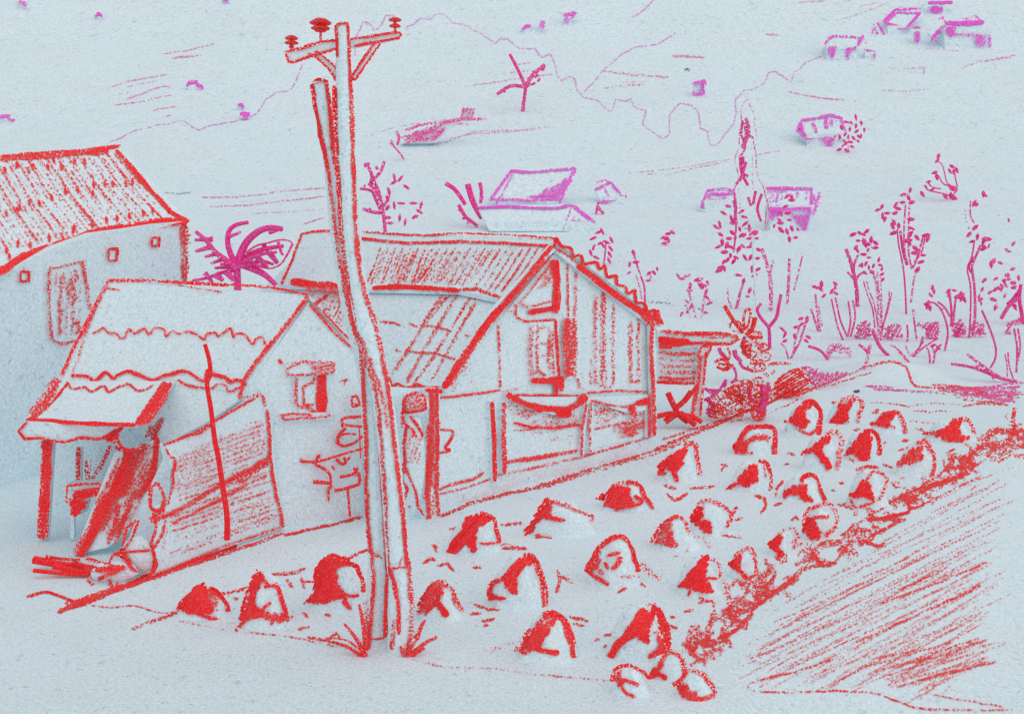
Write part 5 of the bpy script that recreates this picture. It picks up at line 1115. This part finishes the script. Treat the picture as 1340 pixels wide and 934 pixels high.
for lab, mk, roof, wb in (
    ('tiny violet house clipped at the top left', [([26,5,26,-2],5,.5), ([22,8,24,0],3,.4), ([30,2,34,8],6,.6)], [22,4,28,-3,36,4], (24,4,35,9)),
    ('tiny violet arch roof in the upper left', [([124,22,128,18,132,20,133,23],4.6,.75)], [123,22,128,17,134,22], (125,22,132,24)),
    ('tiny violet roof with a trailing step on the left hillside', [([244,113,249,107,257,107,259,111],4.6,.75), ([256,112,263,113,266,117],5,.8)], [243,113,249,106,260,108,266,115], (246,113,264,117)),
    ('tiny violet dash house just above the ridge line, left of the pole', [([311,137,316,137,319,141],4.6,.8)], [310,138,316,135,320,140], (312,139,319,142)),
    ('tiny violet triangle house sitting on the ridge line', [([314,149,325,149],6,.85), ([318,154,325,150,325,147],6,.85)], [313,149,320,146,326,147,325,152], (316,151,325,155)),
    ('tiny violet pair of bars at the left edge above the old house', [([-2,153,14,151],5,.66), ([9,156,20,158],4.4,.6)], [-3,154,8,150,20,156], (0,155,18,159)),
    ('tiny violet speck cut by the top edge left of the pole', [([291,0,299,1],4,.7)], [290,1,295,-2,300,1], (291,1,299,3)),
    ('tiny violet hooked roof above the lone palm', [([682,39,687,35,695,34],5,.75)], [681,39,688,33,696,35], (683,38,694,41)),
    ('tiny upright violet block above the lone palm', [([711,27,708,37],8,.6)], [705,30,709,24,715,28], (706,29,713,38)),
    ('tiny violet wedge house, rightmost of three above the lone palm', [([737,20,755,17],6,.6), ([741,22,742,31],8,.55), ([746,24,752,18],6,.5)], [736,20,745,15,757,16,750,24], (738,22,748,32)),
    ('tiny violet zigzag house near the upper middle', [([906,106,907,104,924,104],2,.1), ([906,110,916,107,922,106,924,112],4.6,.66), ([919,108,921,122,909,124],4.4,.75), ([907,120,908,128],3.4,.7)], [905,108,915,102,926,107], (908,108,922,124))):
    ar = [('w' if min(p[1::2]) >= wb[1] - 1 and len(mk) > 1 and i else 'r', 's', p, w_, d_) for i, (p, w_, d_) in enumerate(mk)]
    cottage(lab, roof, wb, ar)
# the long scribbled shed with a tall block on the hillside
g = terr(575, 192); Yh = g.y - .4
o = thing('hill_shed', 'crimson scribbled shed with a raised block on the hillside behind the pole', 'shed', P(570, 188, Yh))
HP = YP(Yh); b = MB(HP, Yh, wob=1.5)
b.solid([P(*p, Yh + .1) for p in pairs([524,188,545,172,590,158,604,158,572,186])], Vector((0, 2.5, .4)))
b.fill([524,188,543,172,565,166,585,162,580,175,570,184], .55, -35, 4, 4.6, mat=MAG); b.st([530,170,560,162,600,157], 4, .6, mat=MAG); b.st([524,180,550,174,582,170], 4, .5, mat=MAG); b.st([575,162,605,156,637,156], 5, .66, mat=MAG); b.st([598,163,613,163], 4, .55, mat=MAG)
b.build('wall', o)
b = MB(HP, Yh, wob=1.2); b.solid([P(*p, Yh + .1) for p in pairs([604,158,604,142,620,143,618,158])], Vector((0, 1.5, 0)))
b.st([604,157,607,142,620,143,616,156], 4, .6, mat=MAG); b.fill([606,143,618,144,615,156,605,156], .45, -60, 4, 4, mat=MAG); b.build('raised_block', o)
plant('hill_grass', 'two thin curved crimson blades below the scribbled hillside shed', 'grass', (529, 210), [([529,209,523,200,515,191,512,183], 2.6, .75), ([519,172,522,180,520,190], 4, .75), ([508,184,514,192], 2, .6)], [], None)

# ================================================================== CAMERA, SKY, LIGHT
cd = bpy.data.cameras.new('camera'); cam = bpy.data.objects.new('camera', cd); COL.objects.link(cam)
cam.location = (0, 0, CAMZ); cam.rotation_euler = (math.radians(90), 0, 0)
cd.sensor_fit = 'HORIZONTAL'; cd.sensor_width = 36; cd.lens = 36 * F / 1340
cd.shift_x = 0; cd.shift_y = -(467 - HZ) / 1340
cd.clip_start = .1; cd.clip_end = 3000
scene.camera = cam
wd = bpy.data.worlds.new('World'); scene.world = wd; wd.use_nodes = True
nt = wd.node_tree; nt.nodes.clear()
sky = nt.nodes.new('ShaderNodeTexSky'); sky.sky_type = 'NISHITA'; sky.sun_disc = False
SE, SR = math.radians(50), math.radians(146)
sky.sun_elevation = SE; sky.sun_rotation = SR
b1 = nt.nodes.new('ShaderNodeBackground'); b1.inputs[1].default_value = 0.05; nt.links.new(sky.outputs[0], b1.inputs[0])
b2 = nt.nodes.new('ShaderNodeBackground'); b2.inputs[0].default_value = (0.80, 0.775, 0.76, 1); b2.inputs[1].default_value = OVERCAST if 'OVERCAST' in globals() else 0.56   # even overcast layer
ad = nt.nodes.new('ShaderNodeAddShader'); nt.links.new(b1.outputs[0], ad.inputs[0]); nt.links.new(b2.outputs[0], ad.inputs[1])
ow = nt.nodes.new('ShaderNodeOutputWorld'); nt.links.new(ad.outputs[0], ow.inputs[0])
sd = bpy.data.lights.new('sun', 'SUN'); sd.energy = 1.5; sd.angle = math.radians(130); sd.color = (1, .97, .93)
so = bpy.data.objects.new('sun', sd); COL.objects.link(so)
az = math.radians(146)
dirv = Vector((math.sin(az) * math.cos(SE), math.cos(az) * math.cos(SE), math.sin(SE)))   # towards the sun: behind the viewer
so.rotation_euler = dirv.to_track_quat('Z', 'Y').to_euler(); so.location = (0, -20, 40)
vs_ = scene.view_settings; vs_.view_transform = 'Standard'; vs_.look = 'None'; vs_.gamma = 1; vs_.exposure = -0.33; vs_.use_curve_mapping = False
scene.render.engine = 'CYCLES'
scene.cycles.transparent_max_bounces = 40; scene.cycles.max_bounces = 10; scene.cycles.diffuse_bounces = 8
scene.cycles.use_denoising = False
